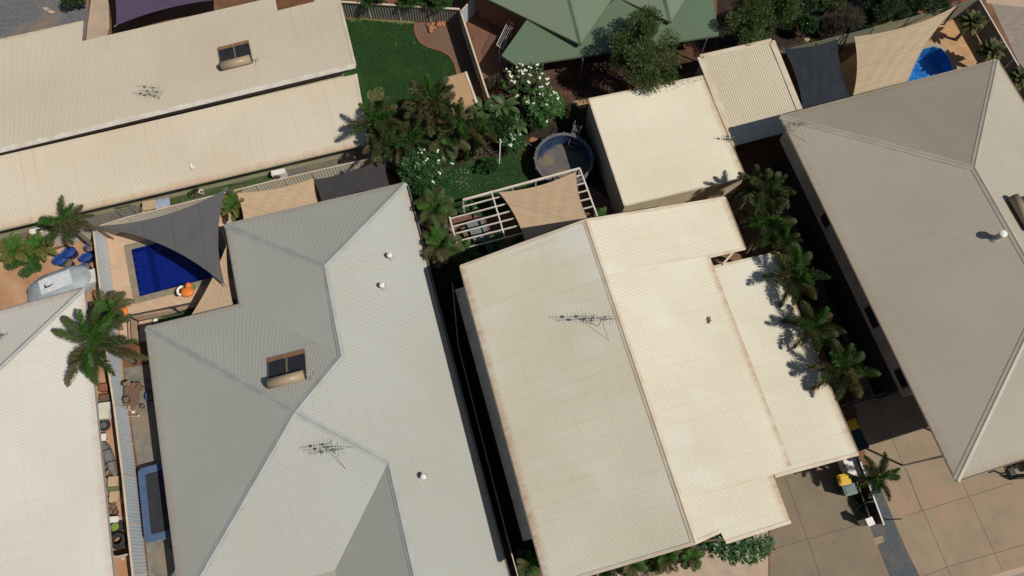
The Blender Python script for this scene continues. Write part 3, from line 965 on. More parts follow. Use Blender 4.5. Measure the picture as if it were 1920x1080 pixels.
def window(px0, px1, zlo, zhi, full=False):
    a, b = onwall(px0), onwall(px1)
    bm = NB()
    h = zhi - zlo
    m_ = (a + b) / 2 + Vector((0, 0, zlo + h / 2)) + nA * 0.03
    beam(bm, a + nA * .03 + Vector((0, 0, zlo)), b + nA * .03 + Vector((0, 0, zlo)), 0.06, 0.07)
    beam(bm, a + nA * .03 + Vector((0, 0, zhi)), b + nA * .03 + Vector((0, 0, zhi)), 0.06, 0.07)
    for e in (a, b, (a + b) / 2):
        beam(bm, e + nA * .03 + Vector((0, 0, zlo + .035)), e + nA * .03 + Vector((0, 0, zhi - .035)), 0.06, 0.06, up=dA)
    fr = obj('door' if full else 'window', bm, m_white if full else m_alu, rootA)
    bm = NB()
    beam(bm, a + nA * .012 + Vector((0, 0, zlo + h / 2)), b + nA * .012 + Vector((0, 0, zlo + h / 2)), 0.02, h - .02)
    obj('pane', bm, m_glass, fr)
for a_, b_ in ((-20, 18), (60, 100), (205, 245), (225 + 50, 300), (385, 412), (445, 480), (520, 548), (588, 612)):
    window(a_, b_, 1.15, 2.15)
window(306, 356, 0.06, 2.1, True)
for px in (405, 650):
    bm = NB()
    e = A1 + (A2 - A1) * ((px + 60) / 750.0)
    w_ = onwall(px - 3) + nA * 0.05
    tube(bm, [e - Vector((0, 0, .15)), w_ + Vector((0, 0, 1.9)), w_ + Vector((0, 0, 0.05))], 0.045, 8)
    obj('downpipe', bm, m_offw, rootA)

# ---- pale hipped house (bottom left)
ze = 2.6
L1, L2, L3 = U(-70, 602, ze), U(158, 540, ze), U(216, 1110, ze)
plLt, plLr = plane(L1, L2, 20, U(0, 900, ze)), plane(L2, L3, 20, U(0, 900, ze))
tx = L2 + ((L1 - L2).normalized() * 8 + (L3 - L2).normalized() * 8)
tx.z = zon(plLr, tx)
L4 = tx
L5 = L4 + (L3 - L2).normalized() * 14
plL2 = plane3(L1, L2, L4)
house('hip_roof_house', 'pale hipped house in the lower left corner, beside the junk filled passage', 'house', center([L2, L3, L4]),
    [[L1, L2, L4, L4 + (L1 - L2)], [L2, L3, L3 + (L5 - L3) * 0.0 + (L3 - L2).normalized() * 2, L5 + (L3 - L2) * 0, L4]], m_roofL,
    caps=[(L2, L4, plLt[1], plLr[1], 0.16)], mcap=m_capB, gutters=[(L1, L2, L4), (L2, L3, L4)], walls=([L1, L2, L3 + (L3 - L2).normalized() * 1.5, L1 + (L3 - L2)], 2.5, 1.7), mwall=m_wallB)

# ---- green roofed house (top)
ze = 3.1
G1, G2 = U(872, -23, ze), U(1089, 83, ze)
gd = (G2 - G1).normalized()
gp = Vector((-gd.y, gd.x, 0))
if gp.y < 0:
    gp = -gp
def wing(off, W, Lr):
    a = G2 + off
    b = a - gd * Lr
    rz_ = ze + W / 2 * math.tan(R(22))
    c = a + gp * W
    r0 = a + gp * W / 2 - gd * W / 2
    r1 = b + gp * W / 2
    r0.z = r1.z = rz_
    return a, b, c, r0, r1, c - gd * Lr
ga, gb, gc, gr0, gr1, gce = wing(Vector((0, 0, 0)), 9.0, 9.0)
offg = U(1258, 41, ze) - U(1089, 83, ze)
ha, hb, hc, hr0, hr1, hce = wing(offg, 7.0, 5.0)
plv = plane(U(970, 123, 2.5), U(1345, 66, 2.5), 8, U(1150, 0, 2.5))
def Gv(x, y):
    return hit(x, y, plv)
ver = [Gv(995, 27), Gv(941, 104), Gv(970, 123), Gv(1348, 65.5), Gv(1335, -20), Gv(1150, 0), Gv(1089, 70)]
fa1, fa2 = plane3(ga, gb, gr0), plane3(ga, gc, gr0)
rootG, roofG = house('green_roof_house', 'green steel roofed house at the top edge, behind the tall feathery tree', 'house', center(ver),
    [[ga, gb, gr1, gr0], [ga, gr0, gc], [gc, gr0, gr1, gce], [ha, hb, hr1, hr0], [ha, hr0, hc], [hc, hr0, hr1, hce], ver], m_roofG,
    caps=[(ga, gr0, fa1[1], fa2[1], 0.14), (gc, gr0, plane3(gc, gce, gr0)[1], fa2[1], 0.14), (gr0, gr1, fa1[1], plane3(gc, gce, gr0)[1], 0.14),
          (ha, hr0, plane3(ha, hb, hr0)[1], plane3(ha, hc, hr0)[1], 0.14)], mcap=m_capG)
for a, b in ((ga, gb), (ga, gc), (ha, hb), (ha, hc), (ver[1], ver[2]), (ver[2], ver[3]), (ver[0], ver[1])):
    bm = NB()
    beam(bm, a - Vector((0, 0, .09)), b - Vector((0, 0, .09)), 0.05, 0.15)
    obj('fascia', bm, m_capG, rootG)
for q_, z_ in (([ga, gb, gce, gc], ze - .05), ([ha, hb, hce, hc], ze - .06), ([Gv(1100, 75), Gv(1335, 40), Gv(1335, -20), Gv(1110, 20)], 2.4)):
    bm = NB()
    prism(bm, inset(q_, 0.55), 0, z_)
    obj('wall', bm, m_wallG, rootG)
for x, y in ((1018, 121), (1093, 111), (1325, 74), (948, 110)):
    q = U(x, y, 2.45)
    bm = NB()
    beam(bm, (q.x, q.y, 0), (q.x, q.y, 2.45), 0.09, 0.09, up=Vector((1, 0, 0)))
    obj('verandah_post', bm, m_alu, rootG)

# ---- cream sheds
D = [U(1104, 186, 3.0), U(1318, 143, 2.7), U(1398, 333, 2.7), U(1171, 386, 3.0)]
plD = plane3(D[0], D[1], D[2])
D[3].z = zon(plD, D[3])
PLANES['D'] = plD
rootD, roofD = house('garage_shed', 'flat cream roofed garage with a lit cream side wall, right of the round pool', 'shed', center(D), [D], m_roofD,
    gutters=[(D[1], D[2], D[0])], mg=m_capA)
bm = NB()
prism(bm, inset(D, 0.04), 0.0, lambda p: zon(plD, Vector((p[0], p[1], 0))) - 0.05)
obj('wall', bm, m_wallC, rootD)
for a, b in ((D[0], D[1]), (D[2], D[3]), (D[3], D[0])):
    bm = NB()
    beam(bm, a, b, 0.10, 0.05, up=plD[1], oz=0.02)
    obj('barge_capping', bm, m_capA, roofD)
Ee = [U(1313, 107, 2.7), U(1447, 77, 2.7), U(1512, 238, 2.45), U(1379, 273, 2.45)]
plE = plane3(Ee[0], Ee[1], Ee[3])
Ee[2] = hit(1512, 238, plE)
rootE, roofE = house('pan_roof_carport', 'cream ribbed carport roof between the garage and the navy shade sail', 'carport', center(Ee), [Ee], m_roofE, pitch=0.155, amp=0.012, prof=PAN)
for a, b, w in ((Ee[0], Ee[1], .34), (Ee[0], Ee[3], .46), (Ee[1], Ee[2], .40)):
    bm = NB()
    beam(bm, a, b, w, 0.03, up=plE[1], oz=0.035)
    obj('flashing', bm, m_capA, roofE)
wE = inset(Ee, 0.08)
bm = NB()
prism(bm, [wE[0], wE[3], wE[3] + (wE[2] - wE[3]) * .02, wE[0] + (wE[1] - wE[0]) * .02], 0, 2.35)
obj('wall', bm, m_wallC, rootE)
bm = NB()
prism(bm, [wE[0] + (wE[1] - wE[0]) * .03, wE[1], wE[1] - (wE[1] - wE[2]) * .02, wE[0] + (wE[1] - wE[0]) * .03 - (wE[0] - wE[3]) * .02], 0, 2.5)
obj('wall', bm, m_wallC, rootE)
for k in (2, 3):
    bm = NB()
    beam(bm, (wE[k].x, wE[k].y, 0), (wE[k].x, wE[k].y, 2.38), 0.08, 0.08, up=Vector((1, 0, 0)))
    obj('post', bm, m_offw, rootE)
S = [U(832, 146, 2.1), U(873, 135, 2.1), U(894, 193, 1.95), U(848, 206, 1.95)]
rootS, roofS = house('garden_shed', 'small brown ribbed garden shed half under the foxtail palms, below the lawn', 'shed', center(S), [S], m_roofS, pitch=0.09, amp=0.012)
bm = NB()
beam(bm, S[1], S[2], 0.16, 0.04, oz=0.03)
obj('barge_capping', bm, m_capA, roofS)
bm = NB()
prism(bm, inset(S, 0.05), 0, 1.88)
obj('wall', bm, m_tan, rootS)

# ------------------------------------------------------------------ fences
def fence(name, label, pts, h, m, mrail, posts=2.4, rail=0.06, cat='fence', pitch=0.19, amp=0.018, railw=None, from_top=False):
    """ribbed steel fence along ground points, with top rail, bottom rail and posts"""
    pts = [Vector((p.x, p.y, 0)) for p in pts]
    root = thing(name, label, cat, pts[0])
    bm = NB()
    for a, b in zip(pts, pts[1:]):
        sheet(bm, [a + Vector((0, 0, .05)), b + Vector((0, 0, .05)), b + Vector((0, 0, h - .02)), a + Vector((0, 0, h - .02))], pitch, amp, PAN, down=(0, 0, -1))
    obj('panel', bm, m, root)
    bm = NB()
    for a, b in zip(pts, pts[1:]):
        beam(bm, a + Vector((0, 0, h)), b + Vector((0, 0, h)), railw or rail, rail)
    obj('top_rail', bm, mrail, root)
    for a, b in zip(pts, pts[1:]):
        n = max(1, int((b - a).length / posts + 0.5))
        for k in range(n + (1 if b is pts[-1] else 0)):
            p = a + (b - a) * k / n
            bm = NB()
            beam(bm, p, p + Vector((0, 0, h + .01)), 0.075, 0.075, up=(b - a).normalized())
            obj('post', bm, mrail, root)
    return root
def top(px, h):
    return [U(x, y, h) for x, y in px]
fence('steel_fence', 'weathered ribbed fence along the far side of the big lawn', [U(600, 30), U(640, 32), U(864, 46)], 1.6, m_fdark, m_fcap, railw=0.14)
fence('steel_fence', 'cream topped fence running down between the gravel garden bed and the red brick courtyard', top([(864, 22), (921, 198)], 1.7), 1.7, m_fcream, m_fcap, railw=0.12)
fence('steel_fence', 'short pale blue fence panel at the corner of the red brick courtyard', top([(863, 23), (908, -26)], 1.7), 1.7, m_fblue, m_fcap, railw=0.10)
fence('steel_fence', 'long cream ribbed fence between the split roof house and the navy pool', top([(-50, 475), (66, 447), (176, 427), (240, 407), (413, 364), (480, 347), (586, 322), (661, 305), (735, 290)], 1.6), 1.6, m_fcream, m_fcap, railw=0.07)
fence('steel_fence', 'pale fence on the left side of the navy pool', top([(175, 428), (190, 556), (203, 690), (214, 760), (230, 890), (249, 1076), (256, 1130)], 1.7), 1.7, m_fblue, m_fcap, railw=0.11)
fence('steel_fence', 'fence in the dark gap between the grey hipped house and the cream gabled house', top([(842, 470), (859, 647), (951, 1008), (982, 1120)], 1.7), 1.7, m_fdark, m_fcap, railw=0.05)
fence('steel_fence', 'sage green ribbed fence behind the sand coloured shade sail', top([(1455, 98), (1480, 92), (1640, 52), (1836, -2)], 1.7), 1.7, m_fgreen, m_capG, railw=0.06)
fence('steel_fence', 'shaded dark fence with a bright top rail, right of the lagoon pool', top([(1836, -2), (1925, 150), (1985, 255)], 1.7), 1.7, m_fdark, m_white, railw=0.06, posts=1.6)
fence('steel_fence', 'short dark slatted fence between the two concrete driveways', top([(1609, 855), (1657, 983)], 1.3), 1.3, m_black, m_white, railw=0.07, posts=1.3)
fence('steel_gate', 'dark gate with a thin pale rail across the shaded passage between two roofs', top([(1583, 759), (1662, 736)], 1.6), 1.6, m_black, m_alu, cat='gate', railw=0.05)
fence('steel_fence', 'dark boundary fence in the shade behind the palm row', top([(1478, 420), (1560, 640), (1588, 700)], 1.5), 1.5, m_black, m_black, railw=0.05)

# pool safety fence
def pool_fence():
    a, b, c = U(243, 592, 1.2), U(372, 566, 1.2), U(270, 625, 0)
    a, b = Vector((a.x, a.y, 0)), Vector((b.x, b.y, 0))
    b = b + (b - a) * 0.25
    c = a + Vector(((b - a).y, -(b - a).x, 0)).normalized() * 1.6
    root = thing('pool_fence', 'black barred pool safety fence beside the navy pool', 'fence', a)
    for i, (p, q) in enumerate(((a, b), (c, a))):
        bm = NB()
        for z in (0.1, 1.15):
            beam(bm, p + Vector((0, 0, z)), q + Vector((0, 0, z)), 0.04, 0.04)
        n = int((q - p).length / 0.11)
        for k in range(n + 1):
            e = p + (q - p) * k / n
            beam(bm, e + Vector((0, 0, .1)), e + Vector((0, 0, 1.15)), 0.016, 0.016, up=Vector((1, 0, 0)))
        obj('barred_panel', bm, m_black, root)
        n = max(1, int((q - p).length / 2.2))
        for k in range(n + 1 - (i == 1)):
            e = p + (q - p) * k / n
            bm = NB()
            beam(bm, e, e + Vector((0, 0, 1.2)), 0.06, 0.06, up=Vector((1, 0, 0)))
            obj('post', bm, m_black, root)
pool_fence()

# ------------------------------------------------------------------ shade sails and their posts
def sail(label, cs, m, sag=0.10, n=14):
    """taut cloth between corners with hollow edges; 3 or 4 corners given as (px, py, z)"""
    P = [U(*c) for c in cs]
    if len(P) == 3:
        P = [P[0], P[1], P[2], P[0] * 0.985 + P[2] * 0.015]
    cen = sum(P, Vector()) / 4
    def edge(a, b, t):
        L = (b - a).length
        mid = (a + b) / 2
        d = cen - mid
        d = d - (b - a).normalized() * d.dot((b - a).normalized())
        d = d.normalized() if d.length > 1e-3 else d
        return a.lerp(b, t) + d * (sag * L * 4 * t * (1 - t))
    bm = NB()
    g = []
    for i in range(n + 1):
        u = i / n
        row = []
        for j in range(n + 1):
            v = j / n
            p = (edge(P[0], P[1], u) * (1 - v) + edge(P[3], P[2], u) * v + edge(P[0], P[3], v) * (1 - u) + edge(P[1], P[2], v) * u
                 - (P[0] * (1 - u) * (1 - v) + P[1] * u * (1 - v) + P[2] * u * v + P[3] * (1 - u) * v))
            row.append(bm.verts.new(p))
        g.append(row)
    for i in range(n):
        for j in range(n):
            bm.faces.new((g[i][j], g[i + 1][j], g[i + 1][j + 1], g[i][j + 1]))
    for i in range(1, n):
        for j in range(1, n):
            q = g[i][j].co
            e_ = 4 * min(i, n - i, j, n - j) / n
            g[i][j].co.z += min(e_, 1) * (.035 * math.sin(i * 1.9 + j * .7) + .028 * math.sin(j * 2.3 - i * .8))
    rim = [v.co.copy() for v in g[0]] + [g[i][n].co.copy() for i in range(1, n + 1)] + [g[n][j].co.copy() for j in range(n - 1, -1, -1)] + [g[i][0].co.copy() for i in range(n - 1, 0, -1)]
    root = thing('shade_sail', label, 'shade sail', (P[0].x, P[0].y, 0))
    bmesh.ops.recalc_face_normals(bm, faces=bm.faces)
    fab = obj('fabric', bm, m, root, True)
    bm = NB()
    tube(bm, rim + [rim[0]], 0.022, 5, caps=False)
    obj('hem', bm, m, fab)
    for p, c in zip(P[:len(cs)], cs):
        o_ = (p - cen).normalized()
        bm = NB()
        tube(bm, [p - o_ * 0.05, p + o_ * 0.18], 0.025, 6)
        obj('corner_shackle', bm, m_galv, root)
    return root, P
sail('big charcoal triangular sail stretched over the navy pool', [(178, 424, 2.4), (422, 356, 3.1), (421, 534, 2.7)], m_sgrey, 0.07)
sail('small tan triangular sail whose corner shows under the charcoal one', [(424, 464, 2.3), (438, 578, 2.1), (356, 596, 2.0)], m_stan, 0.03)
sail('tan strip of sail left of the black one, tucked under the grey eave', [(444, 362, 2.5), (588, 334, 2.5), (597, 384, 2.1), (458, 420, 2.1)], m_stan, 0.045)
sail('black sail beside the white flowering bush, tucked under the grey eave', [(586, 337, 2.4), (722, 293, 2.6), (732, 352, 2.1), (604, 384, 2.1)], m_scha, 0.06)
sail('tan square sail laid over the white pergola frame', [(936, 361, 2.65), (1080, 322, 2.8), (1102, 412, 2.7), (986, 456, 2.65)], m_stan, 0.055)
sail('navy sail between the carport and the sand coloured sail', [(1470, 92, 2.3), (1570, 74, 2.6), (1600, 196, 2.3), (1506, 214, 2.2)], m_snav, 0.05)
sail('large sand coloured sail shading half of the lagoon pool', [(1602, 69, 2.6), (1796, 10, 3.2), (1698, 164, 2.4), (1595, 196, 2.4)], m_stan2, 0.055)
sail('purple sail at the top edge, above the split roof house', [(198, -70, 2.6), (430, -80, 2.6), (420, -2, 2.4), (218, 47, 2.3)], m_spur, 0.05)
def post(label, foot, tip, r=0.055, m=None, name='sail_post'):
    bm = NB()
    tube(bm, [foot, tip], r, 10)
    d = (tip - foot).normalized()
    tube(bm, [tip, tip + d * 0.02], r * 1.25, 10)
    bb = NB()
    o = obj(name, bm, m or m_black)
    return tag(o, label, 'post')
post('leaning black post at the top corner of the navy sail', U(1568, 112, 0), U(1597, 50, 2.6), 0.06)
post('slim black post at the outer tip of the sand coloured sail', U(1770, 46, 0), U(1800, 4, 3.2), 0.06)
post('brown leaning post at the left tip of the charcoal sail', U(212, 448, 0), U(176, 424, 2.3), 0.06, m_wood)
post('grey post near the far tip of the charcoal sail', U(455, 400, 0), U(424, 352, 3.1), 0.05, m_alu)
post('black post at the top right tip of the black sail', U(735, 330, 0), U(723, 290, 2.6), 0.05)
post('black post between the tan strip sail and the black sail', U(608, 364, 0), U(588, 333, 2.5), 0.05)
post('short white pipe standing among the plants beside the small lawn', U(936, 306, 0), U(938, 262, 1.9), 0.045, m_white, 'pipe_post')

# ------------------------------------------------------------------ round pool, ladder
def round_pool():
    c = U(1055, 315, 0)
    rr = (U(1111, 285, 1.2) - U(1003, 287, 1.2)).length / 2
    root = thing('round_pool', 'half empty round pool with a blue liner on the edge of the small lawn', 'pool', (c.x, c.y, 0))
    bm = NB()
    lathe(bm, c, [(rr - .04, 0.0), (rr - .04, 1.2), (rr - .10, 1.2), (rr - .10, 0.03)], 48, close=False)
    obj('liner', bm, m_tub, root, False)
    bm = NB()
    lathe(bm, c, [(rr - .14, 1.2), (rr - .14, 1.25), (rr + .05, 1.25), (rr + .05, 1.19)], 48, close=False)
    for k in range(16):
        a = 2 * math.pi * k / 16
        box(bm, c + Vector((math.cos(a) * rr, math.sin(a) * rr, 1.24)), (0.24, 0.10, 0.04), a)
    obj('rim', bm, m_alu, root)
    for k in range(16):
        a = 2 * math.pi * k / 16
        e = c + Vector((math.cos(a) * (rr + .02), math.sin(a) * (rr + .02), 0))
        bm = NB()
        beam(bm, e, e + Vector((0, 0, 1.2)), 0.09, 0.05, up=Vector((math.cos(a), math.sin(a), 0)))
        obj('upright', bm, m_alu, root)
    bm = NB()
    bmesh.ops.create_circle(bm, cap_ends=True, segments=48, radius=rr - .09, matrix=Matrix.Translation(c + Vector((0, 0, .02))))
    obj('floor', bm, m_tubf, root)
    # folded liner creases on the lit side
    for k in range(9):
        a = R(112 + k * 6)
        e = c + Vector((math.cos(a), math.sin(a), 0)) * (rr - .16)
        bm = NB()
        tube(bm, [e + Vector((0, 0, 1.1)), e * 1 + Vector((math.cos(a), math.sin(a), 0)) * -0.22 + Vector((0, 0, .35))], [0.03, 0.05], 6)
        obj('liner_fold', bm, m_tub, root)
    # ladder straddling the wall
    t = thing('pool_ladder', 'grey step ladder leaning over the rim of the round pool', 'ladder', (c.x, c.y, 0))
    top_ = U(1083, 240, 1.45)
    din = (Vector((c.x, c.y, 0)) - Vector((top_.x, top_.y, 0))).normalized()
    sd = Vector((-din.y, din.x, 0))
    for s in (-.26, .26):
        bm = NB()
        tube(bm, [top_ + sd * s + din * 0.25, top_ + sd * s + din * 1.0 + Vector((0, 0, -1.35))], 0.03, 8)
        obj('rail', bm, m_alu, t)
        bm = NB()
        tube(bm, [top_ + sd * s - din * 0.15, top_ + sd * s - din * 0.55 + Vector((0, 0, -1.4))], 0.03, 8)
        obj('rail', bm, m_alu, t)
        bm = NB()
        tube(bm, [top_ + sd * s - din * 0.15, top_ + sd * s - din * 0.15 + Vector((0, 0, .5)), top_ + sd * s + din * 0.25 + Vector((0, 0, .5)), top_ + sd * s + din * 0.25], 0.022, 8)
        obj('handrail', bm, m_alu, t)
    bm = NB()
    beam(bm, top_ - din * .2, top_ + din * .3, 0.56, 0.04)
    obj('platform', bm, m_alu, t)
    for k in range(4):
        e = top_ + din * (0.35 + k * .16) + Vector((0, 0, -.2 - k * .29))
        bm = NB()
        beam(bm, e - sd * .26, e + sd * .26, 0.11, 0.03)
        obj('tread', bm, m_alu, t)
    return c, rr
pc, prr = round_pool()
bm = NB()
tube(bm, [U(985, 252, .1), U(990, 268, .5), U(1000, 275, .5), U(1006, 270, .9)], 0.025, 6)
tag(obj('pool_hose', bm, m_alu), 'thin grey pump pipe on the left of the round pool', 'hose')

# ------------------------------------------------------------------ pergola
def pergola():
    z = 2.35
    a, b = U(868, 375, z), U(1087, 316, z)
    r1 = U(1087, 316, z)
    r2 = U(1116, 395, z)
    l1, l2 = U(843, 407, z), U(858, 460, z)
    root = thing('pergola', 'white open pergola frame under the tan square sail', 'pergola', (r1.x, r1.y, 0))
    def pc_(name, p, q, w, h):
        bm = NB()
        beam(bm, p, q, w, h)
        return obj(name, bm, m_offw, root)
    dl = (r2 - r1)
    axis = (l1 - U(925, 386, z)).normalized()
    dxx = (a - b).normalized()
    pc_('beam', a, b, 0.12, 0.14)
    pc_('beam', r1, r2 + dl * .15, 0.09, 0.12)
    pc_('beam', l1, l2 + (l2 - l1) * .25, 0.09, 0.12)
    m1 = U(921, 358, z)
    m2 = U(947, 446, z)
    pc_('beam', m1, m2, 0.08, 0.12)
    for p, q in (((867, 388), (1092, 328)), ((845, 410), (1097, 343)), ((850, 425), (1102, 357)), ((855, 438), (1107, 372)), ((857, 453), (1112, 387)), ((875, 465), (985, 436))):
        pc_('rafter', U(p[0], p[1], z + .02), U(q[0], q[1], z + .02), 0.055, 0.12)
    for q in (a, b, l1, l2, U(1116, 398, z), m1, U(962, 350, z), U(1005, 338, z)):
        bm = NB()
        beam(bm, (q.x, q.y, 0), (q.x, q.y, z - .07), 0.09, 0.09, up=Vector((1, 0, 0)))
        obj('post', bm, m_offw, root)
pergola()
def table_set():
    c = U(900, 447, 0)
    dx = (U(910, 470, 0) - U(888, 420, 0))
    dx.z = 0
    dx.normalize()
    dy = Vector((-dx.y, dx.x, 0))
    t = thing('outdoor_table', 'long grey table under the pergola slats', 'table', (c.x, c.y, 0))
    ctr = U(893, 436, .74)
    bm = NB()
    beam(bm, ctr - dx * .95, ctr + dx * .95, 0.70, 0.05)
    obj('tabletop', bm, m_gtab, t)
    for sx in (-.8, .8):
        for sy in (-.28, .28):
            e = ctr + dx * sx + dy * sy
            bm = NB()
            beam(bm, (e.x, e.y, 0), (e.x, e.y, .715), 0.07, 0.07, up=Vector((1, 0, 0)))
            obj('leg', bm, m_gtab, t)
    for s, lab, mb in ((-.62, 'dark timber bench seat on the left side of the long pergola table', m_wood), (.62, 'grey bench seat on the right side of the long pergola table', m_gtab)):
        b0 = Vector((ctr.x, ctr.y, .45)) + dy * s
        t = thing('bench', lab, 'bench', (b0.x, b0.y, 0))
        bm = NB()
        beam(bm, b0 - dx * .8, b0 + dx * .8, 0.30, 0.05)
        obj('seat', bm, mb, t)
        for sx in (-.6, .6):
            e = b0 + dx * sx
            bm = NB()
            beam(bm, (e.x, e.y, 0), (e.x, e.y, .425), 0.07, 0.26, up=dx)
            obj('leg', bm, m_gtab, t)
table_set()

# ------------------------------------------------------------------ roof fittings
def basis(pl, up_to=None):
    n = pl[1]
    d = Vector((0, 0, -1))
    d = (d - n * d.dot(n)).normalized()
    x = d.cross(n).normalized()
    return x, d, n
def solar(label, px, pl, wide=2.05, coll=1.75):
    """two flat collectors below a horizontal tank, lying on a roof plane; px = tank centre"""
    p0 = hit(*px, pl)
    x, d, n = basis(pl)
    root = thing('solar_water_heater', label, 'water heater', p0)
    for s in (-1, 1):
        c = p0 + x * s * (wide / 4 + .01) + d * (coll / 2 + .18) + n * 0.10
        bm = NB()
        beam(bm, c - d * coll / 2, c + d * coll / 2, wide / 2 - .03, 0.09, up=n)
        fr = obj('collector', bm, m_tank, root)
        bm = NB()
        c2 = c + n * 0.047
        beam(bm, c2 - d * (coll / 2 - .03), c2 + d * (coll / 2 - .30), wide / 2 - .075, 0.012, up=n)
        obj('pane', bm, m_panel, fr)
        bm = NB()
        c3 = c2 + d * (coll / 2 - .165)
        beam(bm, c3 - d * 0.13, c3 + d * 0.13, wide / 2 - .075, 0.014, up=n)
        obj('dust_band', bm, m_rustb, fr)
    c = p0 + n * 0.33
    bm = NB()
    L = wide / 2 - 0.06
    tube(bm, [c - x * L, c + x * L], 0.27, 24)
    tk = obj('tank', bm, m_tank, root)
    for f in tk.data.polygons:
        f.use_smooth = len(f.vertices) == 4
    for s in (-1, 1):
        bm = NB()
        tube(bm, [c + x * s * L, c + x * s * (L + .05)], [0.275, 0.24], 24)
        obj('end_cap', bm, m_black, tk)
        bm = NB()
        beam(bm, c + x * s * L * .6 - n * .33 + d * .1, c + x * s * L * .6 - n * .1, 0.06, 0.04, up=x)
        obj('bracket', bm, m_galv, root)
    e = c + x * (-1 if x.x < 0 else 1) * (L + .05)
    sx = x if x.x > 0 else -x
    bm = NB()
    tube(bm, [e, e + sx * .15 - n * .1, e + sx * .2 - n * .28, e + sx * .1 - d * .25 - n * .31], 0.018, 6)
    tube(bm, [e - n * .1, e + sx * .25 - n * .2, e + sx * .35 - n * .3 , e + sx * .3 - n * .31 + d * .35], 0.014, 6)
    obj('pipe', bm, m_galv, root)
solar('solar water heater with a tan tank on the upper dusty cream roof', (446, 124), PLANES['Au'])
solar('solar water heater with a tan tank on the grey hipped roof', (541, 718), PLANES['Bsol'])
solar('solar water heater cut off by the right edge, on the taupe hipped roof', (1907, 404), PLANES['Rr'])
def vent(label, px, pl, r=0.15, h=0.38, hat=False):
    p = hit(*px, pl)
    foot = U(px[0], px[1], p.z)
    root = thing('roof_vent', label, 'vent', p)
    n = pl[1]
    bm = NB()
    lathe(bm, p, [(r * .72, -0.1), (r * .72, h)], 20)
    obj('pipe', bm, m_offw if not hat else m_galv, root, False)
    bm = NB()
    lathe(bm, p, [(r, h - .03), (r * 1.08, h), (r * 1.0, h + .07), (r * .5, h + .13), (0.01, h + .14)], 20)
    obj('cowl', bm, m_white, root, False)
    bm = NB()
    lathe(bm, p, [(r * 1.5, -0.03 if not hat else -.1), (r * .75, .09)], 20)
    obj('flashing', bm, m_capB, root, False)
vent('small white vent cowl nearest the black sail on the grey roof', (732, 483), PLANES['B'])
vent('small white vent cowl, middle of three on the grey roof', (718, 539), PLANES['B'])
vent('small white vent cowl lowest down on the grey roof', (795, 895), PLANES['B'])
vent('tall flue with a round white cap on the taupe roof ridge', (1867, 447), PLANES['Rl'], 0.20, 0.60, True)
def antenna(label, px, pl, d2, h=1.5, sets=((1.0, 1.6, 9),), stay=False):
    """mast with yagi booms: sets = (height, boom length, elements)"""
    p = hit(*px, pl)
    root = thing('tv_antenna', label, 'antenna', p)
    bm = NB()
    tube(bm, [p - Vector((0, 0, .1)), p + Vector((0, 0, h))], 0.016, 6)
    if stay:
        for s in (Vector((.9, .35, 0)), Vector((.5, -.75, 0)), Vector((-.2, .6, 0))):
            e = p + s
            tube(bm, [p + Vector((0, 0, h * .75)), Vector((e.x, e.y, zon(pl, e)))], 0.010, 5)
    obj('mast', bm, m_alu, root)
    d = Vector((d2[0], d2[1], 0)).normalized()
    s = Vector((-d.y, d.x, 0))
    for hh, L, ne in sets:
        b0 = p + Vector((0, 0, hh))
        bm = NB()
        tube(bm, [b0 - d * L * .35, b0 + d * L * .65], 0.011, 6)
        for k in range(ne):
            t = -.35 + k / (ne - 1)
            w = 0.12 + 0.26 * (1 - (k / (ne - 1))) * (0.6 + .4 * (k % 2))
            e = b0 + d * L * t
            tube(bm, [e - s * w, e + s * w], 0.006, 5)
        box(bm, b0 - d * L * .1, (.10, .08, .07), math.atan2(d.y, d.x))
        box(bm, b0 + d * L * .3, (.12, .10, .09), math.atan2(d.y, d.x))
        obj('boom', bm, m_alu, root)
antenna('double boom antenna on the upper dusty cream roof', (300, 186), PLANES['Au'], (-1, .08), 1.3, ((0.8, 1.5, 11), (1.25, 1.4, 9)))
antenna('antenna with two booms on the lower slope of the grey roof', (630, 850), PLANES['Bdown'], (-1, -.16), 1.5, ((1.0, 1.7, 7), (1.45, 1.6, 12)), True)
antenna('large stayed antenna near the ridge of the cream gabled roof', (1122, 612), PLANES['Cl'], (-1, -.08), 1.6, ((1.1, 1.6, 12), (1.55, 1.5, 11)), True)
antenna('small antenna at the top left corner of the taupe roof', (1490, 246), PLANES['Rl'], (-1, -.15), 0.9, ((.85, 1.1, 9),), True)
antenna('faint small antenna on the right edge of the flat garage roof', (1368, 266), PLANES['D'], (-1, .05), 0.7, ((0.6, 1.0, 8),))
antenna('small antenna at the left edge on the pale hipped roof', (4, 636), plane3(L1, L2, L4), (1, .3), 0.6, ((0.5, .9, 6),))
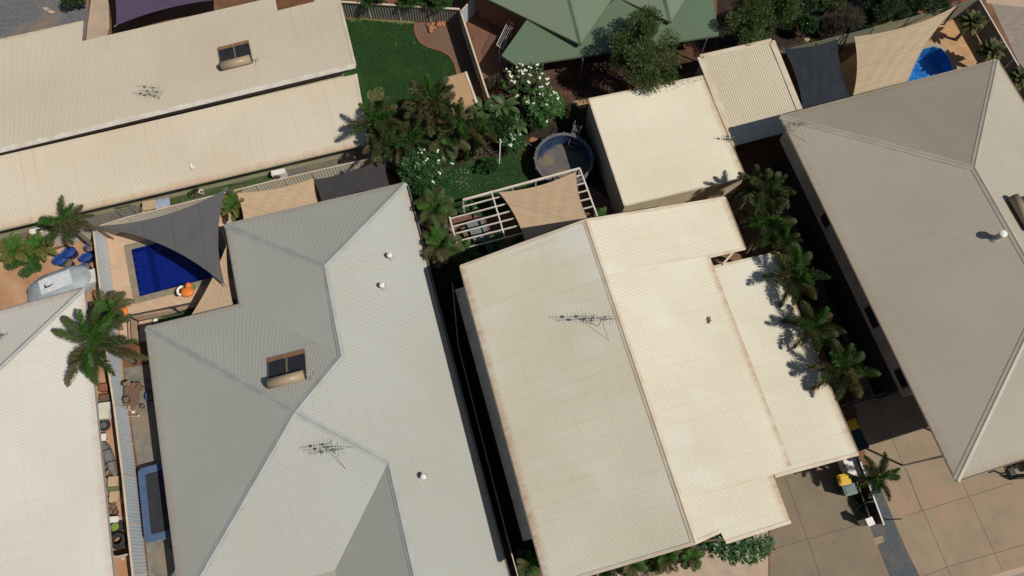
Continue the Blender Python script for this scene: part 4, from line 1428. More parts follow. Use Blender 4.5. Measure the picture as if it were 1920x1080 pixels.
def bird(label, px, pl, rz, mbody, sc=.6):
    p = hit(*px, pl)
    root = thing('bird', label, 'bird', p)
    bm = NB()
    f = Vector((math.cos(rz), math.sin(rz), 0))
    s = Vector((-f.y, f.x, 0))
    u = Vector((0, 0, 1))
    b = p + u * .12
    tube(bm, [b - f * .28, b - f * .16 + u * .0, b, b + f * .10 + u * .05, b + f * .16 + u * .10, b + f * .20 + u * .11, b + f * .25 + u * .10], [.02, .045, .075, .06, .035, .042, .008], 10)
    obj('body', bm, mbody, root, True)
    for k in (-1, 1):
        bm = NB()
        w = [b + f * .08 + s * k * .05 + u * .05, b + f * .10 + s * k * .22 + u * .10, b - f * .04 + s * k * .42 + u * .08, b - f * .10 + s * k * .24 + u * .06, b - f * .10 + s * k * .06 + u * .03]
        lo = [bm.verts.new(q - u * .012) for q in w]
        hi = [bm.verts.new(q + u * .012) for q in w]
        bm.faces.new(hi)
        bm.faces.new(lo[::-1])
        for i in range(5):
            bm.faces.new((lo[i], lo[(i + 1) % 5], hi[(i + 1) % 5], hi[i]))
        obj('wing', bm, mbody, root)
        bm = NB()
        tube(bm, [b + s * k * .03 - u * .05, p + s * k * .03], .008, 5)
        obj('leg', bm, m_black, root)
    root.scale = (sc, sc, sc)
bird('small white bird with half open wings on the lower dusty cream roof', (361, 314), PLANES['Al'], R(200), m_white)
bird('small dark bird perched on the right slope of the cream gabled roof', (1329, 601), PLANES['Cr'], R(170), m_wood, .55)

# ------------------------------------------------------------------ palms
def leaflet(bm, p, d, L, w, side, mi):
    """one narrow folded leaflet blade"""
    tip = p + d * L + Vector((0, 0, -0.10 * L))
    m_ = p + d * L * .5
    a, b = bm.verts.new(p), bm.verts.new(tip)
    c, e = bm.verts.new(m_ + side * w * .5), bm.verts.new(m_ - side * w * .5 + Vector((0, 0, 0.004)))
    for tri in ((a, c, b), (a, b, e)):
        f = bm.faces.new(tri)
        f.material_index = mi
def crown_mesh(seed, nf, L, up0, up1, plume=True, ll=0.36, w=0.042, droop=1.0, spear=True, mats=(0, 1, 2)):
    """fronds spiralling from young upright to old drooping; plume = leaflets all round the rib"""
    r = random.Random(seed)
    bm = NB()
    for i in range(nf):
        t = i / max(nf - 1, 1)
        az = i * 2.39996 + r.uniform(-.25, .25)
        el = up0 + (up1 - up0) * t + r.uniform(-.10, .10)
        l_ = L * r.uniform(.85, 1.08) * (0.85 + .15 * min(1, 2 * t + .3))
        mi = mats[0] if t < .16 else (mats[1] if t < .72 else mats[2])
        if r.random() < .12:
            mi = mats[2]
        p = Vector((0, 0, 0))
        nseg = 16
        pts = [p.copy()]
        e = el
        for k in range(nseg):
            d = Vector((math.cos(az) * math.cos(e), math.sin(az) * math.cos(e), math.sin(e)))
            p = p + d * l_ / nseg
            pts.append(p.copy())
            e -= droop * (0.055 + .06 * k / nseg) * (1.25 - .5 * t)
            az += r.uniform(-.02, .02)
        tube(bm, pts[::2], [0.03 * (1 - .85 * k / 8) for k in range(9)], 4, caps=False, mi=3)
        st = (50 if L < 2.2 else 72) if plume else 40
        for s in range(st):
            u = .14 + .86 * s / (st - 1)
            k = min(int(u * nseg), nseg - 1)
            q = pts[k].lerp(pts[k + 1], u * nseg - k)
            x, y, z = frame(pts[k], pts[k + 1])
            env = math.sin(math.pi * min(1, .22 + u * .80)) ** .6
            if plume:
                angs = [r.uniform(0, 2 * math.pi) for _ in range(6)]
            else:
                angs = [r.uniform(-.15, .35), math.pi - r.uniform(-.15, .35), r.uniform(-.1, .5), math.pi - r.uniform(-.1, .5)][:2 + (s % 2)]
            for a in angs:
                rd = y * math.cos(a) + z * math.sin(a)
                d = (rd + x * (0.55 + .5 * u) + Vector((0, 0, -.15 if not plume else 0))).normalized()
                sd = d.cross(x if plume else z).normalized()
                leaflet(bm, q, d, ll * env * r.uniform(.8, 1.15), w, sd, mi)
    if spear:
        for k in range(3):
            a = r.uniform(0, 6.28)
            tube(bm, [(0, 0, -.1), (math.cos(a) * .05, math.sin(a) * .05, L * .28), (math.cos(a) * .2, math.sin(a) * .2, L * .5)], [.04, .03, .006], 5, mi=0)
    me = bpy.data.meshes.new('crown')
    bm.normal_update()
    bm.to_mesh(me)
    bm.free()
    return me
FM = (m_fr_y, m_fr_m, m_fr_o, m_rachis)
FL = (m_fr_y, m_fr_l, m_fr_l, m_rachis)
def crown(seed, mats, **k):
    me = crown_mesh(seed, **k)
    for m in mats:
        me.materials.append(m)
    return me
FOX = [crown(10 + i, FM, nf=11 + i, L=1.8, up0=1.3, up1=-.15, plume=True, ll=.44, w=.044) for i in range(3)]
BIG = crown(31, FM, nf=15, L=2.75, up0=1.2, up1=-.2, plume=True, ll=.50, w=.048)
FEA = [crown(40 + i, (m_fr_y, m_fr_m, m_fr_o, m_rachis), nf=17, L=1.7, up0=1.4, up1=-.2, plume=False, ll=.52, w=.045) for i in range(2)]
YEL = [crown(50 + i, FL, nf=22, L=1.6, up0=1.45, up1=.15, plume=False, ll=.42, w=.055, spear=False) for i in range(2)]
ROB = crown(60, FM, nf=20, L=1.05, up0=1.35, up1=-.45, plume=False, ll=.30, w=.04)
YUC = crown(70, (m_fr_m, m_fr_o, m_fr_l, m_rachis), nf=30, L=1.0, up0=1.45, up1=-.1, plume=False, ll=.26, w=.06, droop=.7, spear=False)
def palm(label, px, z, me, sc=1.0, rz=0.0, group=None, name='palm_tree', tr=0.10, cat='palm'):
    p = U(px[0], px[1], z)
    r = random.Random(int(px[0] * 7 + px[1]))
    lean = Vector((r.uniform(-.15, .15), r.uniform(-.15, .15), 0))
    root = thing(name, label, cat, (p.x + lean.x, p.y + lean.y, 0), group)
    bm = NB()
    pts = [(p.x + lean.x * (1 - t) ** 1.5, p.y + lean.y * (1 - t) ** 1.5, z * t) for t in [k / 8 for k in range(9)]]
    tube(bm, pts, [tr * (1.35 - .55 * k / 8 + (.04 if k % 2 else 0)) for k in range(9)], 10)
    obj('trunk', bm, m_trunk, root, True)
    o = bpy.data.objects.new('crown', me)
    COL.objects.link(o)
    o.parent = root
    o.location = (-lean.x, -lean.y, z)
    o.rotation_euler = (r.uniform(-.16, .16), r.uniform(-.16, .16), rz)
    o.scale = (sc * r.uniform(.93, 1.07), sc * r.uniform(.93, 1.07), sc)
    return root
ROWG = 'palms along the shaded passage'
palm('biggest palm, spreading over the roof edge between the pale and the grey hipped roofs', (182, 645), 4.4, BIG, 1.0, 2.2, tr=.13)
palm('bright green small palm by the left corner of the navy pool', (208, 578), 2.3, FEA[0], .85, .4)
palm('foxtail palm over the eave of the dusty cream roof, far left', (124, 418), 3.6, FOX[0], 1.0, 1.0)
palm('foxtail palm casting shadows on the right end of the dusty cream roof', (706, 232), 4.2, FOX[1], 1.15, .3)
palm('foxtail palm partly covering the brown garden shed', (812, 196), 4.4, FOX[2], 1.25, 1.9)
palm('foxtail palm in the middle of the thicket above the big white flowering bush', (768, 262), 3.3, FOX[0], 1.0, 4.0)
palm('foxtail palm nearest the banana plants', (866, 238), 3.8, FOX[1], 1.1, 2.9)
palm('feathery green palm in the gap right of the white flowering bush', (815, 392), 2.6, FEA[1], .9, .9)
palm('feathery green palm in the gap left of the pergola end', (826, 462), 2.6, FEA[0], .95, 3.3)
palm('low feathery palm under the left corner of the cream gabled roof', (872, 482), 1.9, FEA[1], .75, 5.0)
palm('small palm in the bed along the cream gable edge below the pergola', (930, 462), 1.7, ROB, .95, 1.2)
palm('smallest palm tucked under the tan square sail at the gable edge', (975, 452), 1.5, ROB, .75, 2.4)
palm('small bright palm at the right foot of the tan square sail', (1125, 408), 1.6, ROB, .8, 3.0)
palm('topmost foxtail palm of the passage row', (1440, 362), 5.0, FOX[2], 1.0, .6, ROWG)
palm('second foxtail palm of the passage row, just below the topmost', (1437, 418), 4.7, FOX[1], 1.05, 3.6, ROWG)
palm('third foxtail palm of the passage row, at the end of the roof beam', (1490, 518), 6.7, FOX[0], 1.08, 5.2, ROWG)
palm('fourth foxtail palm of the passage row, small with a bright centre', (1524, 618), 6.7, FOX[1], .95, 1.1, ROWG)
palm('lowest foxtail palm of the passage row, bright green heart', (1577, 694), 6.8, FOX[2], 1.05, 2.6, ROWG)
palm('foxtail palm by the short driveway fence', (1644, 893), 3.0, FOX[0], .82, 4.2)
palm('golden cane palm clump left of the silver covered boat', (30, 470), 1.8, YEL[0], .75, .2)
palm('golden cane palm clump beside the blue tubs', (78, 462), 1.9, YEL[1], .70, 2.0)
palm('yellow green palm clump between the charcoal sail and the tan strip sail', (440, 385), 1.9, YEL[1], .72, 3.1)
palm('spiky palm in the corner behind the lagoon pool', (1822, 42), 2.0, YUC, .95, .5)
palm('spiky palm beside the right end of the taupe roof top edge', (1857, 96), 2.0, YUC, .95, 2.5)
palm('spiky palm at the far right by the taupe roof edge', (1913, 146), 1.6, YUC, .9, 4.1)
palm('sprawling small palm in the front garden by the passage fence', (990, 1058), 1.2, ROB, 1.0, .6)
palm('dark small palm in the front garden below the gable edge', (1182, 1058), 1.1, ROB, 1.0, 1.6)
palm('dark feathery palm in the front garden beside the path edging', (1246, 1046), 1.2, FEA[0], .62, 3.7)
palm('little palm with an upright fan next to the big leaved front bush', (1296, 1046), 1.1, ROB, .85, 2.2)

# ------------------------------------------------------------------ broadleaf trees, shrubs, flowering bushes
def leaf_quad(bm, p, d, u, L, w, mi=0):
    s = d.cross(u)
    s = s.normalized() if s.length > 1e-4 else Vector((1, 0, 0))
    v = [bm.verts.new(p), bm.verts.new(p + d * L * .5 + s * w * .5), bm.verts.new(p + d * L), bm.verts.new(p + d * L * .5 - s * w * .5)]
    bm.faces.new(v).material_index = mi
def rv(r):
    while True:
        v = Vector((r.uniform(-1, 1), r.uniform(-1, 1), r.uniform(-1, 1)))
        if .05 < v.length < 1:
            return v
def shrub(label, px, z, rad, n, m, leaf=(.13, .06), clumps=14, seed=0, name='shrub', cat='shrub', zc=None, lobes=None, trunk=True, mtr=None, up=.2, spread=.36):
    """trunk and limbs reaching to leaf clumps scattered through the crown; z = height of the crown centre"""
    r = random.Random(seed + int(px[0]))
    c = U(px[0], px[1], z)
    root = thing(name, label, cat, (c.x, c.y, 0))
    cl = []
    for k in range(clumps):
        v = rv(r)
        v = v / max(v.length, .3) * r.uniform(.45, .95)
        if v.z < -.3:
            v.z *= .4
        q = c + Vector((v.x * rad[0], v.y * rad[1], v.z * rad[2]))
        cl.append((q, r.uniform(.75, 1.2)))
    for (dx, dy, dz) in (lobes or []):
        cl.append((c + Vector((dx, dy, dz)), 1.1))
    bm = NB()
    base = Vector((c.x, c.y, 0))
    tr = .035 + .022 * max(rad)
    h0 = max(c.z - rad[2] * .7, .15)
    tube(bm, [base, base + Vector((.03, .02, h0 * .6)), base + Vector((0, .05, h0))], [tr * 1.3, tr, tr * .85], 8)
    for q, s in cl:
        m0 = base + Vector((0, .05, h0 * r.uniform(.7, 1)))
        mid = m0.lerp(q, .5) + rv(r) * .12 * max(rad)
        tube(bm, [m0, mid, q], [tr * .55, tr * .32, .008], 5)
    obj('trunk', bm, mtr or m_bark, root, True)
    bm = NB()
    R0 = spread * min(rad[0], rad[1]) + .08
    for k in range(n):
        q, s = cl[r.randrange(len(cl))]
        v = rv(r)
        rr_ = r.random() ** .5
        o_ = v.normalized() * rr_ * R0 * s
        p = q + Vector((o_.x, o_.y, o_.z * .75))
        d = (v.normalized() * .7 + rv(r) * .7 + Vector((0, 0, up))).normalized()
        u = (rv(r) + Vector((0, 0, .6))).normalized()
        f = r.uniform(.7, 1.25)
        leaf_quad(bm, p, d, u, leaf[0] * f, leaf[1] * f)
    obj('crown', bm, m, root)
    return root, cl
shrub('tall feathery tree in front of the green roof, its shadow lying on that roof', (1208, 86), 4.4, (2.3, 2.5, 1.4), 26000, m_leafT, (.17, .055), 30, 3, 'tree', 'tree',
      lobes=[(.2, -2.0, -.8), (.5, -2.3, -.7), (-.3, -1.7, -.5), (1.4, -1.2, -1.2), (1.7, -1.3, -1.2), (.1, 2.2, .2), (.5, 2.0, .3)], spread=.24)
shrub('dark bushy tree over the right end of the green verandah roof', (1395, 52), 3.0, (1.5, 1.4, 1.1), 11000, m_leafT, (.14, .055), 18, 5, 'tree', 'tree')
shrub('dense dark tree at the top edge right of the green roof', (1440, 12), 3.4, (2.2, 1.5, 1.3), 14000, m_leafT, (.14, .055), 20, 8, 'tree', 'tree')
shrub('round dark leaved shrub above the navy sail', (1515, 45), 1.4, (.75, .75, .7), 3500, m_leafF, (.15, .07), 12, 9)
shrub('grassy light green shrub left of the round dark shrub', (1474, 40), 1.2, (.7, .8, .6), 3000, m_leafT, (.20, .03), 12, 11, up=.8)
shrub('light green low bush at the top edge above the mulch', (1555, 4), 1.3, (1.4, .7, .7), 4000, m_leafT, (.15, .05), 14, 13)
shrub('bare twiggy brown bush behind the sand coloured sail', (1590, 40), 1.5, (1.7, 1.0, .9), 6000, m_leafB, (.24, .018), 16, 15)
shrub('dark evergreen bush at the top edge behind the sage fence', (1660, 14), 1.9, (2.0, 1.2, 1.1), 12000, m_leafD, (.13, .06), 16, 17)
shrub('dark evergreen bush in the top corner behind the sand coloured sail tip', (1735, 0), 1.9, (1.8, 1.2, 1.0), 10000, m_leafD, (.13, .06), 16, 19)
for i, (px, lab) in enumerate((((705, -4), 'leafy hedge bush over the lawn fence, left end'), ((765, 0), 'leafy hedge bush over the lawn fence, brightest and middle'), ((822, 0), 'leafy hedge bush over the lawn fence, right end near the brick courtyard'))):
    o = shrub(lab, px, 1.9, (1.1, .75, .9), 4200, m_leafH, (.15, .075), 14, 21 + i)[0]
    o['group'] = 'hedge bushes behind the lawn fence'
shrub('brown green twiggy bush beside the brick courtyard wall', (928, 152), 1.0, (.6, .75, .6), 2600, m_leafB, (.14, .06), 12, 25)
shrub('dry brown shrub at the left corner of the flat garage roof', (1070, 208), 1.0, (.5, .8, .7), 2200, m_leafB, (.2, .03), 10, 27)
shrub('dense green bush in front of the golden cane palms', (48, 492), 1.3, (1.1, .75, .7), 4500, m_leafH, (.11, .06), 14, 29)
shrub('shrub at the top edge of the grey gravel yard', (135, 0), 1.0, (.9, .5, .6), 2600, m_leafD, (.13, .06), 12, 31)
shrub('low dark shrub under the front gable edge', (1120, 1072), .8, (.9, .5, .5), 2600, m_leafD, (.14, .06), 10, 33)
shrub('dry grey bush in the front garden between the small palms', (1222, 1064), .6, (.6, .45, .4), 1600, m_leafB, (.16, .03), 10, 34)
shrub('low green plants at the foot of the white pipe post', (920, 312), .5, (.7, .5, .35), 1600, m_leafF, (.2, .06), 10, 37)
shrub('agave like plant in the corner behind the black sail', (651, 322), .7, (.35, .35, .3), 260, m_gtab, (.34, .08), 6, 39)
shrub('leafy plant in the mulch bed right of the driveway tip', (1908, 868), .6, (.9, .4, .35), 1500, m_leafB, (.14, .05), 10, 41)
shrub('small dark weeds in the bed beside the short driveway fence', (1612, 940), .3, (.25, .9, .2), 900, m_leafD, (.12, .05), 8, 43)

def frangipani(label, px, z, rad, tips, nflow, seed, m=m_leafF, leaf=.34, blossoms=True, lw=.10, spread=1.0):
    """stubby branching shrub with leaf rosettes on its tips and white flower heads"""
    r = random.Random(seed)
    c = U(px[0], px[1], z)
    root = thing('flowering_shrub' if blossoms else 'leafy_shrub', label, 'shrub', (c.x, c.y, 0))
    bw, bl, bf = NB(), NB(), NB()
    base = Vector((c.x, c.y, 0))
    T = []
    tries = 0
    while len(T) < tips and tries < 5000:
        tries += 1
        a, q = r.uniform(0, 6.283), math.sqrt(r.random())
        p = c + Vector((math.cos(a) * q * rad[0], math.sin(a) * q * rad[1], rad[2] * (1 - q * q) + r.uniform(-.35, .25) * rad[2]))
        if all((p - t).length > .20 * spread for t in T):
            T.append(p)
    for p in T:
        mid = base.lerp(p, .55) + Vector((r.uniform(-.15, .15), r.uniform(-.15, .15), .15))
        tube(bw, [base + Vector((0, 0, .05)), mid, p], [.05, .032, .02], 5)
        nl = r.randint(9, 13)
        for k in range(nl):
            a = k * 2.4 + r.uniform(-.3, .3)
            el = r.uniform(-.1, .65)
            d = Vector((math.cos(a) * math.cos(el), math.sin(a) * math.cos(el), math.sin(el)))
            L = leaf * r.uniform(.75, 1.15)
            leaf_quad(bl, p + d * .03, d, Vector((0, 0, 1)), L, lw * r.uniform(.8, 1.2))
    for p in r.sample(T, min(nflow, len(T))):
        for k in range(r.randint(2, 5)):
            q = p + Vector((r.uniform(-.10, .10), r.uniform(-.10, .10), .10 + r.uniform(0, .08)))
            for j in range(5):
                a = j * 1.2566 + r.random()
                d = Vector((math.cos(a), math.sin(a), .25)).normalized()
                leaf_quad(bf, q, d, Vector((0, 0, 1)), .075, .06)
    obj('branches', bw, m_bark, root, True)
    obj('crown', bl, m, root)
    if blossoms:
        o = obj('blossoms', bf, m_petal, root)
    else:
        bf.free()
    return root
frangipani('big dark green bush full of white flowers at the corner of the grey roof', (800, 310), 1.9, (1.8, 1.6, 1.0), 150, 20, 3, leaf=.38, lw=.11)
frangipani('dark bush with white flowers hanging over the round pool', (1020, 200), 1.8, (1.25, 1.25, .8), 80, 15, 5, m=m_leafH)
frangipani('sparse open frangipani with many pale flowers below the green verandah', (985, 148), 1.8, (1.6, 1.5, .8), 58, 30, 7, m=m_leafH, leaf=.24, lw=.06, spread=1.3)
frangipani('few flowered small bush beside the yellow leaf near the round pool', (962, 268), .9, (.75, .6, .4), 24, 6, 9)
frangipani('glossy big leaved bush without flowers under the porch roof edge', (1390, 1022), 1.3, (1.55, .85, .55), 58, 0, 11, m=m_leafF, blossoms=False, leaf=.33)
def banana(label, px, z, seed, n=9, L=1.2, sc=.85):
    r = random.Random(seed)
    c = U(px[0], px[1], z)
    root = thing('banana_plant', label, 'plant', (c.x, c.y, 0))
    bm = NB()
    tube(bm, [(c.x, c.y, 0), (c.x, c.y, z)], [.10, .06], 8)
    obj('stem', bm, m_leafN, root, True)
    bm = NB()
    for k in range(n):
        az, e = k * 2.4 + r.uniform(-.3, .3), r.uniform(.5, 1.25)
        p = Vector((c.x, c.y, z - .1))
        prev = None
        for s in range(9):
            d = Vector((math.cos(az) * math.cos(e), math.sin(az) * math.cos(e), math.sin(e)))
            sd = Vector((-math.sin(az), math.cos(az), 0))
            w = .20 * sc * math.sin(math.pi * min(1, max(0, (s - 1) / 7.2))) + .015
            tri = [bm.verts.new(p + sd * w + Vector((0, 0, .04))), bm.verts.new(p), bm.verts.new(p - sd * w + Vector((0, 0, .04)))]
            if prev:
                bm.faces.new((prev[0], tri[0], tri[1], prev[1]))
                bm.faces.new((prev[1], tri[1], tri[2], prev[2]))
            prev = tri
            p = p + d * L / 8
            e -= .20
    obj('leaves', bm, m_leafN, root, True)
banana('banana like plant with broad pale leaves, left one below the brick courtyard', (905, 205), 1.7, 3)
banana('banana like plant with upright broad leaves in the middle of the thicket', (945, 200), 1.8, 5, 8, 1.25)
banana('smaller banana like plant right of the upright one', (972, 232), 1.3, 7, 8, 1.0, .7)

# ------------------------------------------------------------------ small things
def at(px, py, z=0.0):
    return U(px, py, z)
# trampoline
def trampoline():
    z = .85
    c = [at(257, 878, z), at(294, 868, z), at(331, 1012, z), at(271, 1020, z)]
    # true rectangle from the left side
    a, d = at(258, 880, z), at(272, 1020, z)
    ax = (d - a).normalized()
    ay = Vector((-ax.y, ax.x, 0))
    if ay.x < 0:
        ay = -ay
    L, W = (d - a).length, 2.45
    cen = a + ax * L / 2 + ay * W / 2
    root = thing('trampoline', 'rectangular trampoline with a blue padded edge beside the grey roof eave', 'trampoline', (cen.x, cen.y, 0))
    def rr_(hx, hy, rad, n=6):
        out = []
        for sx, sy, a0 in ((1, 1, 0), (-1, 1, 90), (-1, -1, 180), (1, -1, 270)):
            for k in range(n + 1):
                an = R(a0 + 90 * k / n)
                out.append((sx * (hx - rad) + rad * math.cos(an), sy * (hy - rad) + rad * math.sin(an)))
        return [cen + ax * x + ay * y for x, y in out]
    o_, i_ = rr_(L / 2, W / 2, .28), rr_(L / 2 - .40, W / 2 - .38, .05)
    bm = NB()
    flat(bm, [p + Vector((0, 0, -.03)) for p in rr_(L / 2 - .3, W / 2 - .3, .1)])
    obj('jumping_mat', bm, m_tmat, root)
    bm = NB()
    n = len(o_)
    up = [bm.verts.new(p + Vector((0, 0, .02))) for p in o_]
    ui = [bm.verts.new(p + Vector((0, 0, .03))) for p in i_]
    dn_ = [bm.verts.new(p + Vector((0, 0, -.05))) for p in o_]
    di = [bm.verts.new(p + Vector((0, 0, -.02))) for p in i_]
    for k in range(n):
        j = (k + 1) % n
        bm.faces.new((up[k], up[j], ui[j], ui[k]))
        bm.faces.new((dn_[k], dn_[j], up[j], up[k]))
        bm.faces.new((ui[k], ui[j], di[j], di[k]))
    bmesh.ops.recalc_face_normals(bm, faces=bm.faces)
    obj('edge_pad', bm, m_tpad, root)
    bm = NB()
    rim = [p + Vector((0, 0, -.06)) for p in o_]
    tube(bm, rim + [rim[0]], .03, 6, caps=False)
    obj('frame', bm, m_galv, root)
    for sx in (-1, 1):
        for sy in (-1, 1):
            e = cen + ax * sx * (L / 2 - .5) + ay * sy * (W / 2 - .03)
            bm = NB()
            tube(bm, [Vector((e.x, e.y, z - .06)), Vector((e.x, e.y, .02))], .025, 6)
            obj('leg', bm, m_galv, root)
trampoline()
def bin_(label, px, rz, lid, z=1.0):
    p = at(px[0], px[1], z)
    root = thing('wheelie_bin', label, 'bin', (p.x, p.y, 0))
    f = Vector((math.cos(rz), math.sin(rz), 0))
    s = Vector((-f.y, f.x, 0))
    b = Vector((p.x, p.y, 0))
    bm = NB()
    lo = [b + f * x * .22 + s * y * .20 + Vector((0, 0, .08)) for x, y in ((-1, -1), (1, -1), (1, 1), (-1, 1))]
    hi = [b + f * x * .34 + s * y * .28 + Vector((0, 0, .98)) for x, y in ((-1, -1), (1, -1), (1, 1), (-1, 1))]
    vl, vh = [bm.verts.new(v) for v in lo], [bm.verts.new(v) for v in hi]
    for i in range(4):
        bm.faces.new((vl[i], vl[(i + 1) % 4], vh[(i + 1) % 4], vh[i]))
    bm.faces.new(vl[::-1])
    bm.faces.new(vh)
    obj('body', bm, m_dgrn, root)
    bm = NB()
    M_ = Matrix.Translation(b + Vector((0, 0, 1.02))) @ Matrix.Rotation(rz, 4, 'Z')
    box(bm, (0, 0, 0), (.76, .60, .06), M=M_, bev=.025)
    box(bm, (0, 0, 0), (.48, .40, .05), M=M_ @ Matrix.Translation((.03, 0, .045)), bev=.02)
    obj('lid', bm, lid, root)
    bm = NB()
    tube(bm, [b - f * .42 - s * .22 + Vector((0, 0, .96)), b - f * .42 + s * .22 + Vector((0, 0, .96))], .02, 6)
    obj('handle', bm, m_dgrn, root)
    for k in (-1, 1):
        bm = NB()
        e = b - f * .28 + s * k * .24 + Vector((0, 0, .10))
        tube(bm, [e - s * .025, e + s * .025], .10, 14)
        obj('wheel', bm, m_rubber, root)
bin_('yellow lidded bin in the sun beside the driveway', (1582, 899), R(190), m_yell)
bin_('grey green lidded bin next to the sunlit yellow one', (1593, 918), R(195), m_ging)
bin_('yellow lidded bin in the shade by the roof corner', (1597, 797), R(200), m_yell)
bin_('dark lidded bin in the shade, next to the shaded yellow one', (1605, 816), R(200), m_dgrn)
bin_('dark lidded bin in the shade nearest the roof corner', (1614, 834), R(200), m_dgrn)
# white box van nose under the roof edge
def simple_box(name, label, cat, px, z, size, rz, m, bev=.03, group=None, extras=()):
    p = at(px[0], px[1], z)
    root = thing(name, label, cat, (p.x, p.y, 0), group)
    bm = NB()
    box(bm, (p.x, p.y, z - size[2] / 2), size, rz, bev=bev)
    obj('body', bm, m, root)
    for nm, off, sz, mm in extras:
        bm = NB()
        M_ = Matrix.Translation((p.x, p.y, z)) @ Matrix.Rotation(rz, 4, 'Z') @ Matrix.Translation(off)
        box(bm, (0, 0, 0), sz, M=M_, bev=min(sz) * .2)
        obj(nm, bm, mm, root)
    return root
LIDX = [('lid', (0, 0, .02), (.98, .98, .05), None)]
simple_box('storage_chest', 'white storage chest half under the roof edge beside the bins', 'chest', (1596, 869), .9, (.75, 1.5, .85), R(17), m_white, .05, extras=[('lid', (0, 0, .02), (.80, 1.55, .06), m_white), ('latch', (-.40, 0, -.12), (.04, .14, .10), m_alu)])
simple_box('meter_box', 'small grey box beside the sunlit yellow bin', 'box', (1566, 902), .35, (.28, .22, .35), R(10), m_alu, .02, extras=[('lid', (0, 0, .01), (.30, .24, .03), m_alu)])
def ac(label, px, z, rz, m=m_white, s=(.9, .36, .65), foot=True):
    p = at(px[0], px[1], z)
    root = thing('air_conditioner', label, 'air conditioner', (p.x, p.y, 0))
    bm = NB()
    box(bm, (p.x, p.y, z - s[2] / 2), s, rz, bev=.03)
    obj('case', bm, m, root)
    M_ = Matrix.Translation((p.x, p.y, z - s[2] / 2)) @ Matrix.Rotation(rz, 4, 'Z')
    bm = NB()
    for k in range(7):
        tube(bm, [M_ @ Vector((-.18 + .2 * math.cos(a), -s[1] / 2 - .01, .2 * math.sin(a))) for a in (k * .45, k * .45 + math.pi)], .006, 4)
    lathe_c = M_ @ Vector((-.18, -s[1] / 2 - .005, 0))
    tube(bm, [lathe_c, lathe_c - (M_.to_3x3() @ Vector((0, .012, 0)))], .24, 20)
    obj('fan_grille', bm, m_alu, root)
    for k in (-1, 1):
        bm = NB()
        e = M_ @ Vector((k * s[0] * .36, 0, -s[2] / 2 - .04))
        box(bm, e, (.08, s[1], .08), rz)
        obj('foot', bm, m_black, root)
    return root
ac('white outdoor air conditioner against the olive wall, right of the glass doors', (521, 322), .72, R(14))
ac('white outdoor unit against the olive wall near the foxtail palm at far left', (68, 432), .72, R(14))
ac('grey air conditioner in the dark passage behind the palm row', (1584, 628), .8, R(-62), m_alu)
struct_pad = None
patch('unit_pad', [(508, 335), (538, 327), (540, 336), (510, 346)], m_sidep, 0.012)
# covered boat
def covered_boat():
    c = at(108, 535, .6)
    root = thing('covered_boat', 'boat shaped bundle under a silver tarpaulin with a torn white top, by the pale roof', 'boat', (c.x, c.y, 0))
    ax = (at(170, 512, 0) - at(45, 560, 0)).normalized()
    ay = Vector((-ax.y, ax.x, 0))
    bm = NB()
    n = 40
    levels = [(2.05, 1.08, .05), (2.02, 1.05, .45), (1.75, .92, .75), (1.15, .68, .98), (1.0, .56, 1.02)]
    rr_ = random.Random(4)
    rings = []
    for hx, hy, z in levels:
        ring = []
        for k in range(n):
            a = 2 * math.pi * k / n
            e = .72
            x = hx * math.copysign(abs(math.cos(a)) ** e, math.cos(a))
            y = hy * math.copysign(abs(math.sin(a)) ** e, math.sin(a))
            wob = .03 * math.sin(a * 9 + z * 5)
            ring.append(bm.verts.new(Vector((c.x, c.y, z + rr_.uniform(-.015, .015))) + ax * (x * (1 + wob) + .12 * z) + ay * (y * (1 + wob))))
        rings.append(ring)
    for r0, r1 in zip(rings, rings[1:]):
        for k in range(n):
            bm.faces.new((r0[k], r0[(k + 1) % n], r1[(k + 1) % n], r1[k]))
    bm.faces.new(rings[-1])
    tp = obj('tarpaulin', bm, m_tarp, root, True)
    bm = NB()
    q = Vector((c.x, c.y, 1.035)) + ax * .12
    beam(bm, q - ax * .95, q + ax * .95, 1.0, .02)
    obj('white_top', bm, m_tarpw, root)
    bm = NB()
    e = q - ax * .55 - ay * .05 + Vector((0, 0, .014))
    flat(bm, [e - ax * .14 + ay * .12, e - ax * .06 + ay * .16, e - ax * .02 - ay * .02, e + ax * .5 + ay * .02, e + ax * .2 - ay * .10, e - ax * .12 - ay * .12])
    obj('tear', bm, m_black, root)
covered_boat()
def tub(label, px, z, rx, ry, rz, h=.55, fill=True, group=None):
    p = at(px[0], px[1], z)
    root = thing('plastic_tub', label, 'tub', (p.x, p.y, 0), group)
    bm = NB()
    lathe(bm, (p.x, p.y, 0), [(.80, 0), (1.0, h), (1.04, h), (1.04, h - .04), (.96, h - .05), (.93, h - .14)], 28, rx, ry, rz, close=False)
    obj('shell', bm, m_blue, root, True)
    bm = NB()
    lathe(bm, (p.x, p.y, 0), [(.94, h - .16), (.6, h - .10), (.02, h - .06)], 28, rx, ry, rz, close=False)
    obj('soil' if fill else 'cover', bm, m_soil if fill else m_blue, root, True)
TG = 'blue tubs beside the pool fence'
tub('blue tub lying lowest on the left, brown soil heaped on its right', (110, 487), .55, .42, .34, .2, group=TG, fill=False)
tub('small blue tub full of brown soil nearest the covered boat', (126, 492), .5, .30, .30, 0, .5, True, TG)
tub('blue tub below the foxtail palm, half hidden by its fronds', (128, 472), .6, .44, .34, .5, .6, False, TG)
tub('upper blue tub on the right, close to the pool fence', (168, 463), .65, .34, .30, .3, .65, True, TG)
tub('long blue tub on the right with a plain lid', (160, 482), .55, .42, .28, .35, .55, False, TG)
